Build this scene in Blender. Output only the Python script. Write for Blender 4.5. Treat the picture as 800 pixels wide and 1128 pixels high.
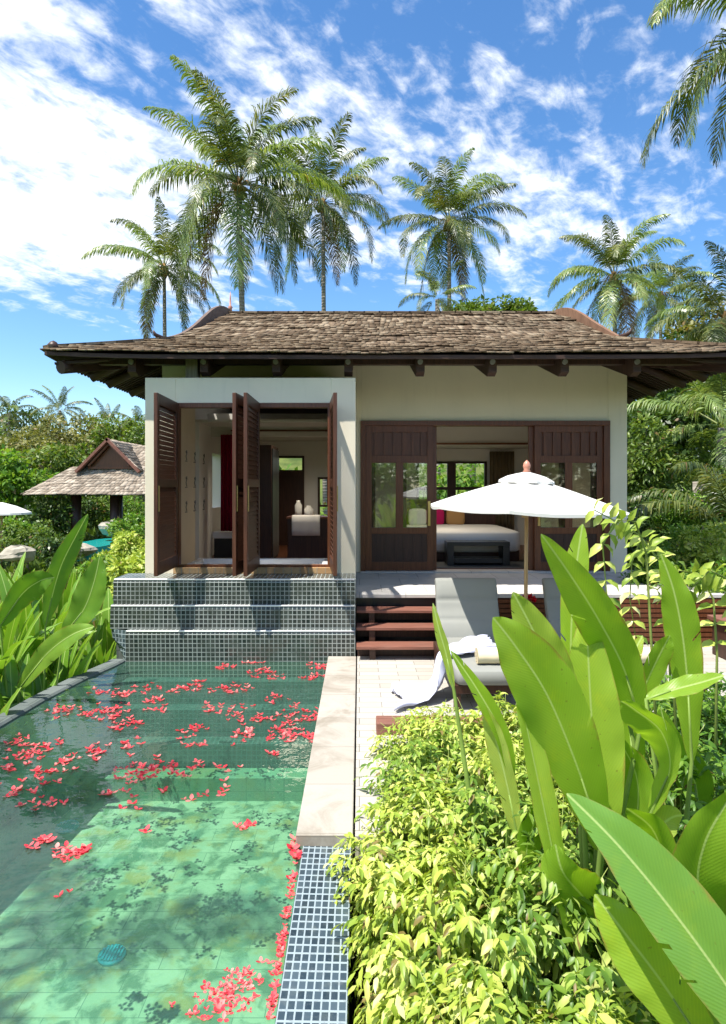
import bpy, math, random
import numpy as np
from mathutils import Vector, Matrix, Quaternion

# ---------------------------------------------------------------- reset, camera, world, sun, exposure
for o in list(bpy.data.objects):
    bpy.data.objects.remove(o)
scene = bpy.context.scene
C = scene.collection
R = math.radians
EYE = 2.05

cam_d = bpy.data.cameras.new('camera')
cam = bpy.data.objects.new('camera', cam_d)
C.objects.link(cam)
cam.location = (0, 0, EYE)
cam.rotation_euler = (R(90), 0, 0)
cam_d.sensor_fit = 'VERTICAL'
cam_d.sensor_height = 36.0
cam_d.lens = 36.0 * 700 / 1128
cam_d.shift_x = 4 / 1128
cam_d.shift_y = -29 / 1128
cam_d.clip_start = 0.05
cam_d.clip_end = 2000
scene.camera = cam

SUN_DIR = Vector((0.32, 0.31, -1.0)).normalized()      # the way the light travels
sun_d = bpy.data.lights.new('sun', 'SUN')
sun_d.energy = 4.5
sun_d.angle = R(0.5)
sun_d.color = (1.0, 0.955, 0.88)
sun = bpy.data.objects.new('sun', sun_d)
sun.rotation_mode = 'QUATERNION'
sun.rotation_quaternion = SUN_DIR.to_track_quat('-Z', 'Y')
sun.location = (-6, -6, 20)
C.objects.link(sun)

world = bpy.data.worlds.new('World')
scene.world = world
world.use_nodes = True
wn = world.node_tree
wn.nodes.clear()


class NT:
    """small node helper"""
    def __init__(s, tree): s.t = tree
    def n(s, typ, **kw):
        nd = s.t.nodes.new(typ)
        for k, v in kw.items():
            if k.startswith('i_'):
                key = k[2:]
                key = int(key) if key.isdigit() else key.replace('_', ' ')
                s.set(nd.inputs[key], v)
            else:
                setattr(nd, k, v)
        return nd
    def set(s, inp, v):
        if isinstance(v, bpy.types.NodeSocket): s.t.links.new(v, inp)
        else: inp.default_value = v
    def math(s, op, a, b=None, c=None, clamp=False):
        nd = s.t.nodes.new('ShaderNodeMath'); nd.operation = op; nd.use_clamp = clamp
        s.set(nd.inputs[0], a)
        if b is not None: s.set(nd.inputs[1], b)
        if c is not None: s.set(nd.inputs[2], c)
        return nd.outputs[0]
    def vmath(s, op, a, b=None):
        nd = s.t.nodes.new('ShaderNodeVectorMath'); nd.operation = op
        s.set(nd.inputs[0], a)
        if b is not None: s.set(nd.inputs[1], b)
        return nd.outputs['Value' if op in ('LENGTH', 'DOT_PRODUCT', 'DISTANCE') else 'Vector']
    def ramp(s, fac, stops, interp='LINEAR'):
        nd = s.t.nodes.new('ShaderNodeValToRGB'); cr = nd.color_ramp; cr.interpolation = interp
        while len(cr.elements) < len(stops): cr.elements.new(0.5)
        for e, (p, c) in zip(cr.elements, stops):
            e.position = p
            e.color = c if len(c) == 4 else (*c, 1)
        s.set(nd.inputs[0], fac)
        return nd.outputs[0]
    def mix(s, fac, a, b, blend='MIX'):
        nd = s.t.nodes.new('ShaderNodeMix'); nd.data_type = 'RGBA'; nd.blend_type = blend
        s.set(nd.inputs[0], fac)
        for i, v in ((6, a), (7, b)):
            if not isinstance(v, bpy.types.NodeSocket) and len(v) == 3: v = (*v, 1)
            s.set(nd.inputs[i], v)
        return nd.outputs[2]
    def noise(s, vec, scale, detail=4, rough=.5, dist=0):
        nd = s.t.nodes.new('ShaderNodeTexNoise')
        if vec is not None: s.set(nd.inputs['Vector'], vec)
        nd.inputs['Scale'].default_value = scale; nd.inputs['Detail'].default_value = detail
        nd.inputs['Roughness'].default_value = rough; nd.inputs['Distortion'].default_value = dist
        return nd.outputs[0]
    def smooth(s, v, a, b):
        nd = s.t.nodes.new('ShaderNodeMapRange'); nd.interpolation_type = 'SMOOTHSTEP'
        s.set(nd.inputs[0], v); nd.inputs[1].default_value = a; nd.inputs[2].default_value = b
        return nd.outputs[0]


W = NT(wn)
sky = W.n('ShaderNodeTexSky', sky_type='NISHITA', sun_disc=False)
sky.sun_elevation = R(66)
sky.sun_rotation = math.atan2(-SUN_DIR.x, -SUN_DIR.y) % (2 * math.pi)
sky.air_density = 1.0
sky.dust_density = 0.25
sky.ozone_density = 3.5
tc = W.n('ShaderNodeTexCoord')
sep = W.n('ShaderNodeSeparateXYZ'); W.set(sep.inputs[0], tc.outputs['Generated'])
zz = W.math('ADD', W.math('MAXIMUM', sep.outputs[2], 0.0), 0.16)
px_ = W.math('DIVIDE', sep.outputs[0], zz)
py_ = W.math('DIVIDE', sep.outputs[1], zz)
pl = W.n('ShaderNodeCombineXYZ'); W.set(pl.inputs[0], px_); W.set(pl.inputs[1], py_)
P = pl.outputs[0]
# streaks drawn out along one wind direction
rot = W.n('ShaderNodeVectorRotate', rotation_type='Z_AXIS'); W.set(rot.inputs['Vector'], P); rot.inputs['Angle'].default_value = R(-52)
sc_ = W.vmath('MULTIPLY', rot.outputs[0], (1.0, 1.9, 1.0))
big = W.noise(sc_, 1.35, 3, .5, .3)
fine = W.noise(sc_, 6.5, 9, .62, .35)
puff = W.noise(P, 15.0, 6, .6, .4)
# a heavy bank of cloud to the left, thinning into altocumulus overhead
left = W.math('ADD', W.smooth(W.math('MULTIPLY', px_, -1.0), 0.34, 0.75), 0.0)
low = W.smooth(sep.outputs[2], 0.22, 0.34)
left = W.math('MULTIPLY', left, low)
f = W.math('MULTIPLY_ADD', fine, 0.55, W.math('MULTIPLY', big, 0.55))
f = W.math('MULTIPLY_ADD', puff, 0.34, f)
f = W.math('MULTIPLY_ADD', left, 0.20, f)
f = W.math('SUBTRACT', f, W.math('MULTIPLY', W.smooth(px_, 0.25, 0.62), 0.015))
f = W.math('SUBTRACT', f, W.math('MULTIPLY', W.smooth(sep.outputs[2], 0.36, 0.12), 0.16))
cl = W.smooth(f, 0.645, 0.90)
cl = W.math('MULTIPLY', cl, 0.95)
cloud_col = W.mix(fine, (4.6, 4.9, 5.3), (6.6, 6.7, 6.8))
hs = W.n('ShaderNodeHueSaturation'); W.set(hs.inputs['Color'], sky.outputs[0]); hs.inputs['Saturation'].default_value = 1.2
skyc = W.mix(cl, hs.outputs[0], cloud_col)
bg = W.n('ShaderNodeBackground'); W.set(bg.inputs[0], skyc); bg.inputs[1].default_value = 0.125
wo = W.n('ShaderNodeOutputWorld'); W.set(wo.inputs[0], bg.outputs[0])

scene.view_settings.view_transform = 'Standard'
scene.view_settings.look = 'None'
scene.view_settings.exposure = 0.92
scene.view_settings.gamma = 1.0
scene.view_settings.use_curve_mapping = False
scene.render.engine = 'CYCLES'
scene.cycles.max_bounces = 8
scene.cycles.transparent_max_bounces = 16
scene.cycles.diffuse_bounces = 4
scene.cycles.glossy_bounces = 3
scene.cycles.transmission_bounces = 4
scene.cycles.caustics_reflective = False
scene.cycles.caustics_refractive = False
scene.cycles.use_denoising = True
scene.cycles.sample_clamp_indirect = 6


def at(u, v, d):
    """photo pixel at a distance -> a point of the place"""
    return Vector(((u - 396) * d / 700, d, EYE - (v - 535) * d / 700))


# ---------------------------------------------------------------- materials
def mat(name):
    m = bpy.data.materials.new(name); m.use_nodes = True
    t = m.node_tree; t.nodes.clear()
    return m, NT(t)


def finish(m, N, shader):
    o = N.n('ShaderNodeOutputMaterial'); N.set(o.inputs[0], shader); return m


def bsdf(N, col, rough=.6, bump=None, bstr=.3, bdist=.01, spec=.5, metal=0, **kw):
    b = N.n('ShaderNodeBsdfPrincipled')
    if not isinstance(col, bpy.types.NodeSocket) and len(col) == 3: col = (*col, 1)
    N.set(b.inputs['Base Color'], col); N.set(b.inputs['Roughness'], rough)
    b.inputs['Specular IOR Level'].default_value = spec; b.inputs['Metallic'].default_value = metal
    for k, v in kw.items(): N.set(b.inputs[k], v)
    if bump is not None:
        bp = N.n('ShaderNodeBump'); bp.inputs['Strength'].default_value = bstr; bp.inputs['Distance'].default_value = bdist
        N.set(bp.inputs['Height'], bump); N.set(b.inputs['Normal'], bp.outputs[0])
    return b.outputs[0]


def uvn(N):
    return N.n('ShaderNodeUVMap').outputs[0]


def objc(N):
    return N.n('ShaderNodeTexCoord').outputs['Object']


def m_plaster(name, c, var=.08, streak=True):
    m, N = mat(name); v = objc(N)
    n1 = N.noise(v, 1.3, 5, .6); n2 = N.noise(v, 60, 3, .6)
    st = N.noise(N.vmath('MULTIPLY', v, (5.0, 5.0, .5)), 1.5, 4, .6)
    d = tuple(x * (1 - var * 2.4) for x in c)
    col = N.mix(N.smooth(n1, .35, .7), c, tuple(x * (1 - var) for x in c))
    if streak: col = N.mix(N.math('MULTIPLY', N.smooth(st, .55, .8), .6), col, d)
    return finish(m, N, bsdf(N, col, .85, n2, .12, .004, spec=.25))


def m_wood(name, c1, c2, rough=.45, scale=1.0, axis='v', spec=.4, dirt=.0):
    """grain runs along v (or u) of the metre UVs"""
    m, N = mat(name); v = uvn(N)
    st = (22.0, 1.2, 1) if axis == 'v' else (1.2, 22.0, 1)
    w = N.vmath('MULTIPLY', v, st)
    isl = N.n('ShaderNodeNewGeometry').outputs['Random Per Island']
    off = N.n('ShaderNodeCombineXYZ'); N.set(off.inputs[0], N.math('MULTIPLY', isl, 40.0)); N.set(off.inputs[1], N.math('MULTIPLY', isl, 23.0))
    w = N.vmath('ADD', w, off.outputs[0])
    g = N.noise(w, 2.2 * scale, 6, .65, .6)
    col = N.mix(N.smooth(g, .3, .72), c1, c2)
    col = N.mix(N.math('MULTIPLY', isl, .35), col, tuple(x * .55 for x in c1))
    if dirt:
        dn = N.noise(objc(N), 2.5, 5, .6)
        col = N.mix(N.math('MULTIPLY', N.smooth(dn, .45, .75), dirt), col, (.16, .15, .13))
    return finish(m, N, bsdf(N, col, rough, g, .25, .003, spec=spec))


def m_tile(name, c1, c2, grout, size=.054, gap=.006, rough=.12, sizey=None, spec=.5, patch=None, rj=.1, bump=.4):
    m, N = mat(name); v = uvn(N)
    b = N.n('ShaderNodeTexBrick', offset=0.0, squash=1.0)
    N.set(b.inputs['Vector'], v)
    b.inputs['Color1'].default_value = (*c1, 1); b.inputs['Color2'].default_value = (*c2, 1); b.inputs['Mortar'].default_value = (*grout, 1)
    b.inputs['Scale'].default_value = 1; b.inputs['Mortar Size'].default_value = gap; b.inputs['Mortar Smooth'].default_value = .15
    b.inputs['Bias'].default_value = 0; b.inputs['Brick Width'].default_value = size; b.inputs['Row Height'].default_value = sizey or size
    col = b.outputs['Color']
    n = N.noise(objc(N), 3.0, 5, .6)
    if patch: col = N.mix(N.math('MULTIPLY', N.smooth(n, .45, .7), .6), col, patch)
    sc = N.noise(N.vmath('MULTIPLY', objc(N), (7.0, 7.0, 1.2)), 1.4, 6, .65)
    gr = N.noise(objc(N), 34, 3, .6)
    col = N.mix(N.math('MULTIPLY', N.smooth(sc, .50, .78), .40), col, (.17, .20, .175))
    col = N.mix(N.math('MULTIPLY', N.smooth(gr, .52, .74), .45), col, tuple(x * .35 for x in grout))
    rg = N.math('MULTIPLY_ADD', b.outputs['Fac'], .5, N.math('MULTIPLY_ADD', n, rj, rough))
    inv = N.math('SUBTRACT', 1.0, b.outputs['Fac'])
    return finish(m, N, bsdf(N, col, rg, inv, bump, .004, spec=spec))


def m_plain(name, c, rough=.5, spec=.5, metal=0, var=.1, scale=8, bstr=.1):
    m, N = mat(name); n = N.noise(objc(N), scale, 4, .6)
    col = N.mix(n, tuple(x * (1 - var) for x in c), tuple(min(1, x * (1 + var)) for x in c))
    return finish(m, N, bsdf(N, col, rough, N.noise(objc(N), scale * 9, 3, .6), bstr, .003, spec=spec, metal=metal))


def m_fabric(name, c, rough=.9, var=.08, trans=0):
    m, N = mat(name); v = objc(N)
    n = N.noise(v, 4, 4, .6); w = N.noise(v, 260, 2, .5)
    col = N.mix(n, tuple(x * (1 - var) for x in c), c)
    s = bsdf(N, col, rough, w, .25, .002, spec=.2)
    if trans:
        tr = N.n('ShaderNodeBsdfTranslucent'); N.set(tr.inputs[0], col)
        mx = N.n('ShaderNodeMixShader'); mx.inputs[0].default_value = trans
        N.set(mx.inputs[1], s); N.set(mx.inputs[2], tr.outputs[0]); s = mx.outputs[0]
    return finish(m, N, s)


def m_leaf(name, stops, rough=.45, trans=.35, spec=.4, tint=(1.25, 1.25, .5), clump=1.2, clump_amt=.35, vein=False):
    """foliage: every leaf takes its own shade from the stops, plus drifts of tone through the crown"""
    m, N = mat(name)
    geo = N.n('ShaderNodeNewGeometry')
    isl = geo.outputs['Random Per Island']
    cn = N.noise(objc(N), clump, 3, .5)
    f = N.math('ADD', N.math('MULTIPLY', isl, 1 - clump_amt), N.math('MULTIPLY', N.smooth(cn, .3, .7), clump_amt))
    col = N.ramp(f, stops)
    # the odd leaf has withered
    dead = N.math('GREATER_THAN', N.math('FRACT', N.math('MULTIPLY', isl, 57.31)), 1.1 if vein or clump == 3 else .975)
    col = N.mix(N.math('MULTIPLY', dead, .85), col, (.20, .12, .045))
    bump = None
    if vein:
        v = uvn(N); s = N.n('ShaderNodeSeparateXYZ'); N.set(s.inputs[0], v)
        au = N.math('ABSOLUTE', s.outputs[0])
        ph = N.math('ADD', N.math('MULTIPLY', s.outputs[1], 1.0), N.math('MULTIPLY', au, -1.6))
        wv = N.math('SINE', N.math('MULTIPLY', ph, 6.283 / .019))
        fine_ = N.math('SINE', N.math('MULTIPLY', ph, 6.283 / .004))
        mid = N.smooth(au, .006, .0015)
        blotch = N.noise(objc(N), 9, 5, .6)
        col = N.mix(N.math('MULTIPLY', N.smooth(wv, .3, 1.0), N.math('MULTIPLY', blotch, .34)), col, N.vmath('MULTIPLY', col, (1.55, 1.35, 1.2)))
        col = N.mix(N.math('MULTIPLY', N.smooth(blotch, .5, .75), .35), col, N.vmath('MULTIPLY', col, (1.5, 1.15, .8)))
        spots = N.noise(objc(N), 55, 2, .5)
        col = N.mix(N.math('MULTIPLY', N.smooth(spots, .70, .76), .45), col, (.16, .12, .03))
        edge = N.n('ShaderNodeAttribute', attribute_name='edge')
        en = N.math('MULTIPLY', N.smooth(N.math('ADD', edge.outputs['Fac'], N.math('MULTIPLY', N.math('SUBTRACT', blotch, .5), .5)), .93, 1.06), .75)
        col = N.mix(en, col, (.34, .24, .06))
        col = N.mix(N.math('MULTIPLY', mid, .8), col, (.55, .68, .25))
        bump = N.math('ADD', N.math('ADD', N.math('MULTIPLY', wv, .5), N.math('MULTIPLY', fine_, .12)), N.math('MULTIPLY', mid, 1.5))
    s = bsdf(N, col, rough, bump, .22, .0018, spec=spec)
    tr = N.n('ShaderNodeBsdfTranslucent'); N.set(tr.inputs[0], N.vmath('MULTIPLY', col, tint))
    mx = N.n('ShaderNodeMixShader'); mx.inputs[0].default_value = trans
    N.set(mx.inputs[1], s); N.set(mx.inputs[2], tr.outputs[0])
    return finish(m, N, mx.outputs[0])


def m_glass(name, tint=(.93, .95, .94)):
    m, N = mat(name)
    fr = N.n('ShaderNodeFresnel'); fr.inputs[0].default_value = 1.5
    t = N.n('ShaderNodeBsdfTransparent'); t.inputs[0].default_value = (*tint, 1)
    g = N.n('ShaderNodeBsdfGlossy'); g.inputs['Roughness'].default_value = .02
    mx = N.n('ShaderNodeMixShader'); N.set(mx.inputs[0], N.math('MULTIPLY_ADD', fr.outputs[0], 1.2, .05, clamp=True))
    N.set(mx.inputs[1], t.outputs[0]); N.set(mx.inputs[2], g.outputs[0])
    return finish(m, N, mx.outputs[0])


def m_water(name, tint=(.78, .93, .86), bump=.16, scale=4.0):
    m, N = mat(name); v = objc(N)
    h = N.math('ADD', N.noise(v, scale, 3, .5, .4), N.math('MULTIPLY', N.noise(v, scale * 4, 2, .5), .25))
    bp = N.n('ShaderNodeBump'); bp.inputs['Strength'].default_value = bump; bp.inputs['Distance'].default_value = .05
    N.set(bp.inputs['Height'], h)
    fr = N.n('ShaderNodeFresnel'); fr.inputs[0].default_value = 1.333; N.set(fr.inputs[1], bp.outputs[0])
    t = N.n('ShaderNodeBsdfTransparent'); t.inputs[0].default_value = (*tint, 1)
    g = N.n('ShaderNodeBsdfGlossy'); g.inputs['Roughness'].default_value = .015; N.set(g.inputs['Normal'], bp.outputs[0])
    # fine matter in the water: a thin milky veil
    di = N.n('ShaderNodeBsdfDiffuse'); di.inputs[0].default_value = (.22, .50, .36, 1)
    m0 = N.n('ShaderNodeMixShader'); m0.inputs[0].default_value = .10
    N.set(m0.inputs[1], t.outputs[0]); N.set(m0.inputs[2], di.outputs[0])
    mx = N.n('ShaderNodeMixShader'); N.set(mx.inputs[0], fr.outputs[0])
    N.set(mx.inputs[1], m0.outputs[0]); N.set(mx.inputs[2], g.outputs[0])
    return finish(m, N, mx.outputs[0])


def m_shingle(name, c1, c2, c3):
    m, N = mat(name)
    isl = N.n('ShaderNodeNewGeometry').outputs['Random Per Island']
    v = objc(N)
    n = N.noise(v, 1.1, 5, .65, .5); s = N.noise(N.vmath('MULTIPLY', v, (40.0, 3.0, 3.0)), 1.2, 4, .6)
    col = N.ramp(isl, [(0, c1), (.5, c2), (1, c3)])
    col = N.mix(N.math('MULTIPLY', N.smooth(n, .45, .68), .55), col, tuple(x * .33 for x in c2))
    col = N.mix(N.math('MULTIPLY', N.smooth(s, .4, .75), .45), col, tuple(x * .5 for x in c1))
    return finish(m, N, bsdf(N, col, .9, s, .6, .006, spec=.15))


M = {}
M['plaster'] = m_plaster('plaster', (.80, .725, .56), .06)
M['plaster_in'] = m_plaster('plaster inside', (.78, .76, .70), .03, False)
M['ceiling'] = m_plaster('ceiling paint', (.62, .60, .54), .03, False)
M['teak'] = m_wood('red brown teak', (.105, .034, .013), (.20, .070, .028), .36)
M['shutter'] = m_wood('shutter teak', (.060, .022, .012), (.12, .045, .022), .42)
M['teak_dark'] = m_wood('dark teak', (.036, .015, .010), (.075, .031, .018), .45)
M['teak_deck'] = m_wood('deck teak', (.16, .06, .04), (.30, .13, .09), .55, axis='u', dirt=.2)
M['rafter'] = m_wood('rafter wood', (.035, .018, .012), (.085, .04, .025), .6)
M['soffit'] = m_wood('soffit boards', (.030, .016, .011), (.065, .034, .022), .7)
M['old_post'] = m_wood('weathered post', (.11, .10, .055), (.20, .18, .11), .8)
M['shingle'] = m_shingle('timber shingles', (.105, .070, .044), (.195, .140, .092), (.33, .26, .18))
M['shingle_far'] = m_shingle('grey shingles', (.24, .19, .145), (.36, .295, .23), (.50, .425, .34))
M['gable_red'] = m_shingle('red ridge tiles', (.13, .065, .04), (.20, .11, .07), (.34, .22, .15))
M['mosaic'] = m_tile('dark mosaic', (.014, .022, .020), (.050, .060, .052), (.34, .37, .35), .054, .0050, .08, patch=(.05, .06, .045), rj=.2)
M['mosaic_blue'] = m_tile('blue grey mosaic', (.020, .034, .044), (.065, .095, .115), (.27, .33, .36), .052, .0060, .10, rj=.2)
M['brick'] = m_tile('tan brick', (.42, .24, .11), (.52, .34, .17), (.36, .30, .22), .11, .005, .7, sizey=.30, spec=.2)


def m_pool_floor():
    m, N = mat('green stone pool floor'); v = uvn(N); oc = objc(N)
    b = N.n('ShaderNodeTexBrick', offset=0.5, squash=1.0); N.set(b.inputs['Vector'], v)
    b.inputs['Color1'].default_value = (.200, .355, .205, 1); b.inputs['Color2'].default_value = (.26, .42, .255, 1)
    b.inputs['Mortar'].default_value = (.11, .21, .125, 1); b.inputs['Scale'].default_value = 1
    b.inputs['Mortar Size'].default_value = .004; b.inputs['Brick Width'].default_value = .40; b.inputs['Row Height'].default_value = .20
    b.inputs['Mortar Smooth'].default_value = .4; b.inputs['Bias'].default_value = 0
    a = N.noise(oc, 1.5, 6, .6, .8); a2 = N.noise(oc, 4.5, 5, .6, .5); a3 = N.noise(oc, 2.8, 4, .6)
    col = N.mix(N.math('MULTIPLY', N.smooth(a2, .44, .60), .85), b.outputs['Color'], (.050, .135, .065))
    col = N.mix(N.math('MULTIPLY', N.smooth(a3, .50, .66), .80), col, (.22, .25, .065))
    col = N.mix(N.math('MULTIPLY', N.smooth(a, .50, .70), .45), col, (.05, .22, .17))
    return finish(m, N, bsdf(N, col, .6, a2, .2, .01, spec=.2))


M['pool_floor'] = m_pool_floor()
M['pool_wall'] = m_tile('deep green pool wall', (.07, .26, .21), (.10, .31, .25), (.12, .34, .27), .054, .004, .3, patch=(.05, .11, .05))
M['pool_step'] = m_tile('submerged step tile', (.012, .040, .034), (.030, .075, .060), (.05, .13, .11), .054, .005, .3)
M['pool_ledge'] = m_tile('green ledge tile', (.09, .25, .14), (.13, .32, .18), (.07, .22, .12), .20, .005, .5, patch=(.16, .24, .07))


def m_stone(name, c1, c2, bw, bh, gap, dirt=(.3, .27, .22), off=.5, grout=None, damt=.35):
    m, N = mat(name); v = uvn(N); oc = objc(N)
    b = N.n('ShaderNodeTexBrick', offset=off, squash=1.0); N.set(b.inputs['Vector'], v)
    b.inputs['Color1'].default_value = (*c1, 1); b.inputs['Color2'].default_value = (*c2, 1)
    g = grout or tuple(x * .45 for x in c1)
    b.inputs['Mortar'].default_value = (*g, 1); b.inputs['Scale'].default_value = 1
    b.inputs['Mortar Size'].default_value = gap; b.inputs['Brick Width'].default_value = bw; b.inputs['Row Height'].default_value = bh
    b.inputs['Bias'].default_value = 0; b.inputs['Mortar Smooth'].default_value = .3
    n = N.noise(oc, 2.6, 7, .68, .6); n2 = N.noise(oc, 70, 3, .6)
    col = N.mix(N.math('MULTIPLY', N.smooth(n, .42, .70), damt), b.outputs['Color'], dirt)
    col = N.mix(N.math('MULTIPLY', N.smooth(n2, .5, .8), .25), col, tuple(x * .6 for x in c1))
    h = N.math('SUBTRACT', N.math('MULTIPLY', n2, .3), b.outputs['Fac'])
    return finish(m, N, bsdf(N, col, .8, h, .4, .003, spec=.25))


M['coping'] = m_stone('cream coping stone', (.37, .34, .29), (.42, .385, .335), 3.0, .62, .003, (.22, .185, .14), 0, damt=.75)
M['patio'] = m_stone('cream patio stone', (.37, .345, .30), (.47, .44, .39), .42, .14, .004, (.36, .32, .28))
M['dark_stone'] = m_stone('dark edge stone', (.11, .13, .125), (.15, .17, .165), .5, .3, .004, (.06, .09, .06))
M['terrace'] = m_stone('pale terrace stone', (.50, .47, .43), (.56, .53, .49), .6, .6, .004)
M['soil'] = m_plain('dark soil', (.035, .026, .018), .95, .1, var=.5, scale=9, bstr=.8)
M['black'] = m_plain('black painted wood', (.012, .014, .018), .3, .5)
M['linen'] = m_fabric('white linen', (.80, .80, .80))
M['towel'] = m_fabric('cream towel', (.72, .62, .42))
M['robe'] = m_fabric('pale blue cloth', (.62, .64, .78), trans=.15)
M['cushion'] = m_fabric('grey cushion', (.27, .275, .25), var=.12)
M['cushion_dark'] = m_fabric('dark grey cushion', (.085, .09, .095), var=.12)
M['magenta'] = m_fabric('magenta cushion', (.42, .01, .10))
M['tan_fab'] = m_fabric('tan cushion', (.38, .22, .09))
M['red_curtain'] = m_fabric('red curtain', (.30, .006, .03), trans=.2)
M['brown_curtain'] = m_fabric('beige curtain', (.25, .19, .11), trans=.2)
M['canvas'] = m_fabric('umbrella canvas', (.78, .77, .73), trans=.22, var=.03)
M['pole'] = m_wood('pale pole wood', (.42, .26, .12), (.55, .37, .19), .4)
M['finial'] = m_plain('turned pink wood finial', (.50, .22, .15), .4)
M['glass'] = m_glass('window glass')
M['water'] = m_water('pool water')
M['water_far'] = m_plain('turquoise pool water', (.012, .36, .34), .12, .5, var=.15, scale=2)
M['porcelain'] = m_plain('white porcelain', (.82, .82, .80), .15, .6, var=.02)
M['brass'] = m_plain('brass', (.65, .45, .18), .3, .5, metal=1)
m_, N_ = mat('lit lamp glass')
e_ = N_.n('ShaderNodeEmission'); e_.inputs[0].default_value = (1, .85, .6, 1); e_.inputs[1].default_value = 3
M['lamp'] = finish(m_, N_, e_.outputs[0])
M['cyan'] = m_plain('turquoise drain cover', (.02, .48, .55), .4, var=.15)
M['rock'] = m_plain('grey rock', (.33, .30, .24), .9, .2, var=.5, scale=3, bstr=.9)
M['bark'] = m_plain('grey bark', (.20, .17, .13), .9, .2, var=.35, scale=4, bstr=.9)
M['stem'] = m_plain('green stem', (.20, .30, .06), .5, .4, var=.3)
M['stem_lime'] = m_plain('yellow green twig', (.26, .32, .08), .6, .3, var=.3)


def m_palm_trunk():
    m, N = mat('ringed palm trunk'); v = objc(N)
    s = N.n('ShaderNodeSeparateXYZ'); N.set(s.inputs[0], v)
    r = N.math('SINE', N.math('ADD', N.math('MULTIPLY', s.outputs[2], 38.0), N.math('MULTIPLY', N.noise(v, 2, 3), 6.0)))
    n = N.noise(v, 5, 5, .6)
    col = N.mix(n, (.17, .145, .115), (.37, .34, .29))
    col = N.mix(N.math('MULTIPLY', N.smooth(r, .55, .95), .55), col, (.10, .08, .06))
    return finish(m, N, bsdf(N, col, .9, r, .5, .02, spec=.15))


M['palm_trunk'] = m_palm_trunk()
g = lambda *a: a
M['frond'] = m_leaf('palm frond', [(0, (.028, .050, .014)), (.4, (.080, .120, .030)), (.75, (.20, .23, .06)), (1, (.42, .38, .17))], .38, .28, spec=.5, clump=.8, clump_amt=.5)
M['frond_pale'] = m_leaf('pale palm frond', [(0, (.10, .17, .045)), (.5, (.22, .31, .08)), (1, (.42, .45, .18))], .35, .35, spec=.6, clump=.8, clump_amt=.5)
M['frond_dead'] = m_leaf('dry brown frond', [(0, (.16, .10, .05)), (1, (.34, .24, .12))], .8, .2, tint=(1, .9, .7))
M['coconut'] = m_plain('coconut husk', (.22, .19, .05), .5, .4, var=.4, scale=4)
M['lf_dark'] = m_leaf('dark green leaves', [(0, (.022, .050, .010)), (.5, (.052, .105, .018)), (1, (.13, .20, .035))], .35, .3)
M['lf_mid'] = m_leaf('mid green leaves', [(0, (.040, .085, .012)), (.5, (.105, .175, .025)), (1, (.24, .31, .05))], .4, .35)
M['lf_olive'] = m_leaf('olive leaves', [(0, (.10, .11, .03)), (.5, (.20, .21, .06)), (1, (.36, .33, .13))], .5, .3, clump=.4, clump_amt=.6)
M['lf_golden_green'] = m_leaf('greener golden leaves', [(0, (.045, .11, .014)), (.3, (.12, .23, .028)), (.65, (.30, .43, .06)), (1, (.60, .64, .22))], .42, .33, clump=5, clump_amt=.35, tint=(1.1, 1.15, .5))
M['bargeboard'] = m_wood('weathered bargeboard', (.12, .075, .055), (.20, .14, .11), .7)
M['lf_bright'] = m_leaf('bright green leaves', [(0, (.05, .13, .015)), (.5, (.13, .27, .03)), (1, (.30, .42, .06))], .4, .4)
M['lf_lime'] = m_leaf('golden lime leaves', [(0, (.07, .15, .018)), (.22, (.20, .31, .035)), (.5, (.42, .52, .075)), (.82, (.62, .66, .17)), (1, (.78, .76, .44))], .42, .33, clump=5, clump_amt=.35, tint=(1.1, 1.15, .5))
M['big_leaf'] = m_leaf('broad ginger leaf', [(0, (.17, .33, .024)), (.5, (.27, .45, .036)), (1, (.40, .56, .07))], .34, .50, spec=.5, vein=True, clump=2, clump_amt=.3)
M['big_leaf_lime'] = m_leaf('young lime leaf', [(0, (.30, .43, .05)), (1, (.46, .56, .13))], .35, .36, spec=.5, vein=True, clump=2, clump_amt=.3)
M['big_leaf_blue'] = m_leaf('waxy blue green leaf', [(0, (.12, .29, .04)), (1, (.19, .38, .06))], .36, .38, spec=.7, vein=True, clump=2, clump_amt=.3)
M['big_leaf_left'] = m_leaf('broad bed leaf', [(0, (.075, .19, .018)), (.5, (.15, .31, .032)), (1, (.27, .43, .06))], .30, .36, spec=.5, vein=True, clump=1.5, clump_amt=.35)
M['petal'] = m_leaf('pink petals', [(0, (.46, .012, .025)), (.4, (.68, .045, .07)), (.7, (.78, .14, .15)), (.9, (.82, .30, .27)), (1, (.84, .52, .46))], .5, .3, tint=(1.1, .8, .8), clump=3)
M['red_fl'] = m_leaf('red flowers', [(0, (.42, .006, .01)), (1, (.7, .02, .04))], .5, .2, tint=(1, .6, .6))


def m_ground():
    m, N = mat('garden ground'); v = objc(N)
    n = N.noise(v, .35, 6, .6); n2 = N.noise(v, 6, 5, .6)
    col = N.mix(N.smooth(n, .4, .6), (.045, .075, .018), (.11, .14, .035))
    col = N.mix(N.math('MULTIPLY', N.smooth(n2, .5, .7), .6), col, (.07, .055, .03))
    return finish(m, N, bsdf(N, col, .95, n2, .8, .05, spec=.1))


M['ground'] = m_ground()


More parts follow.
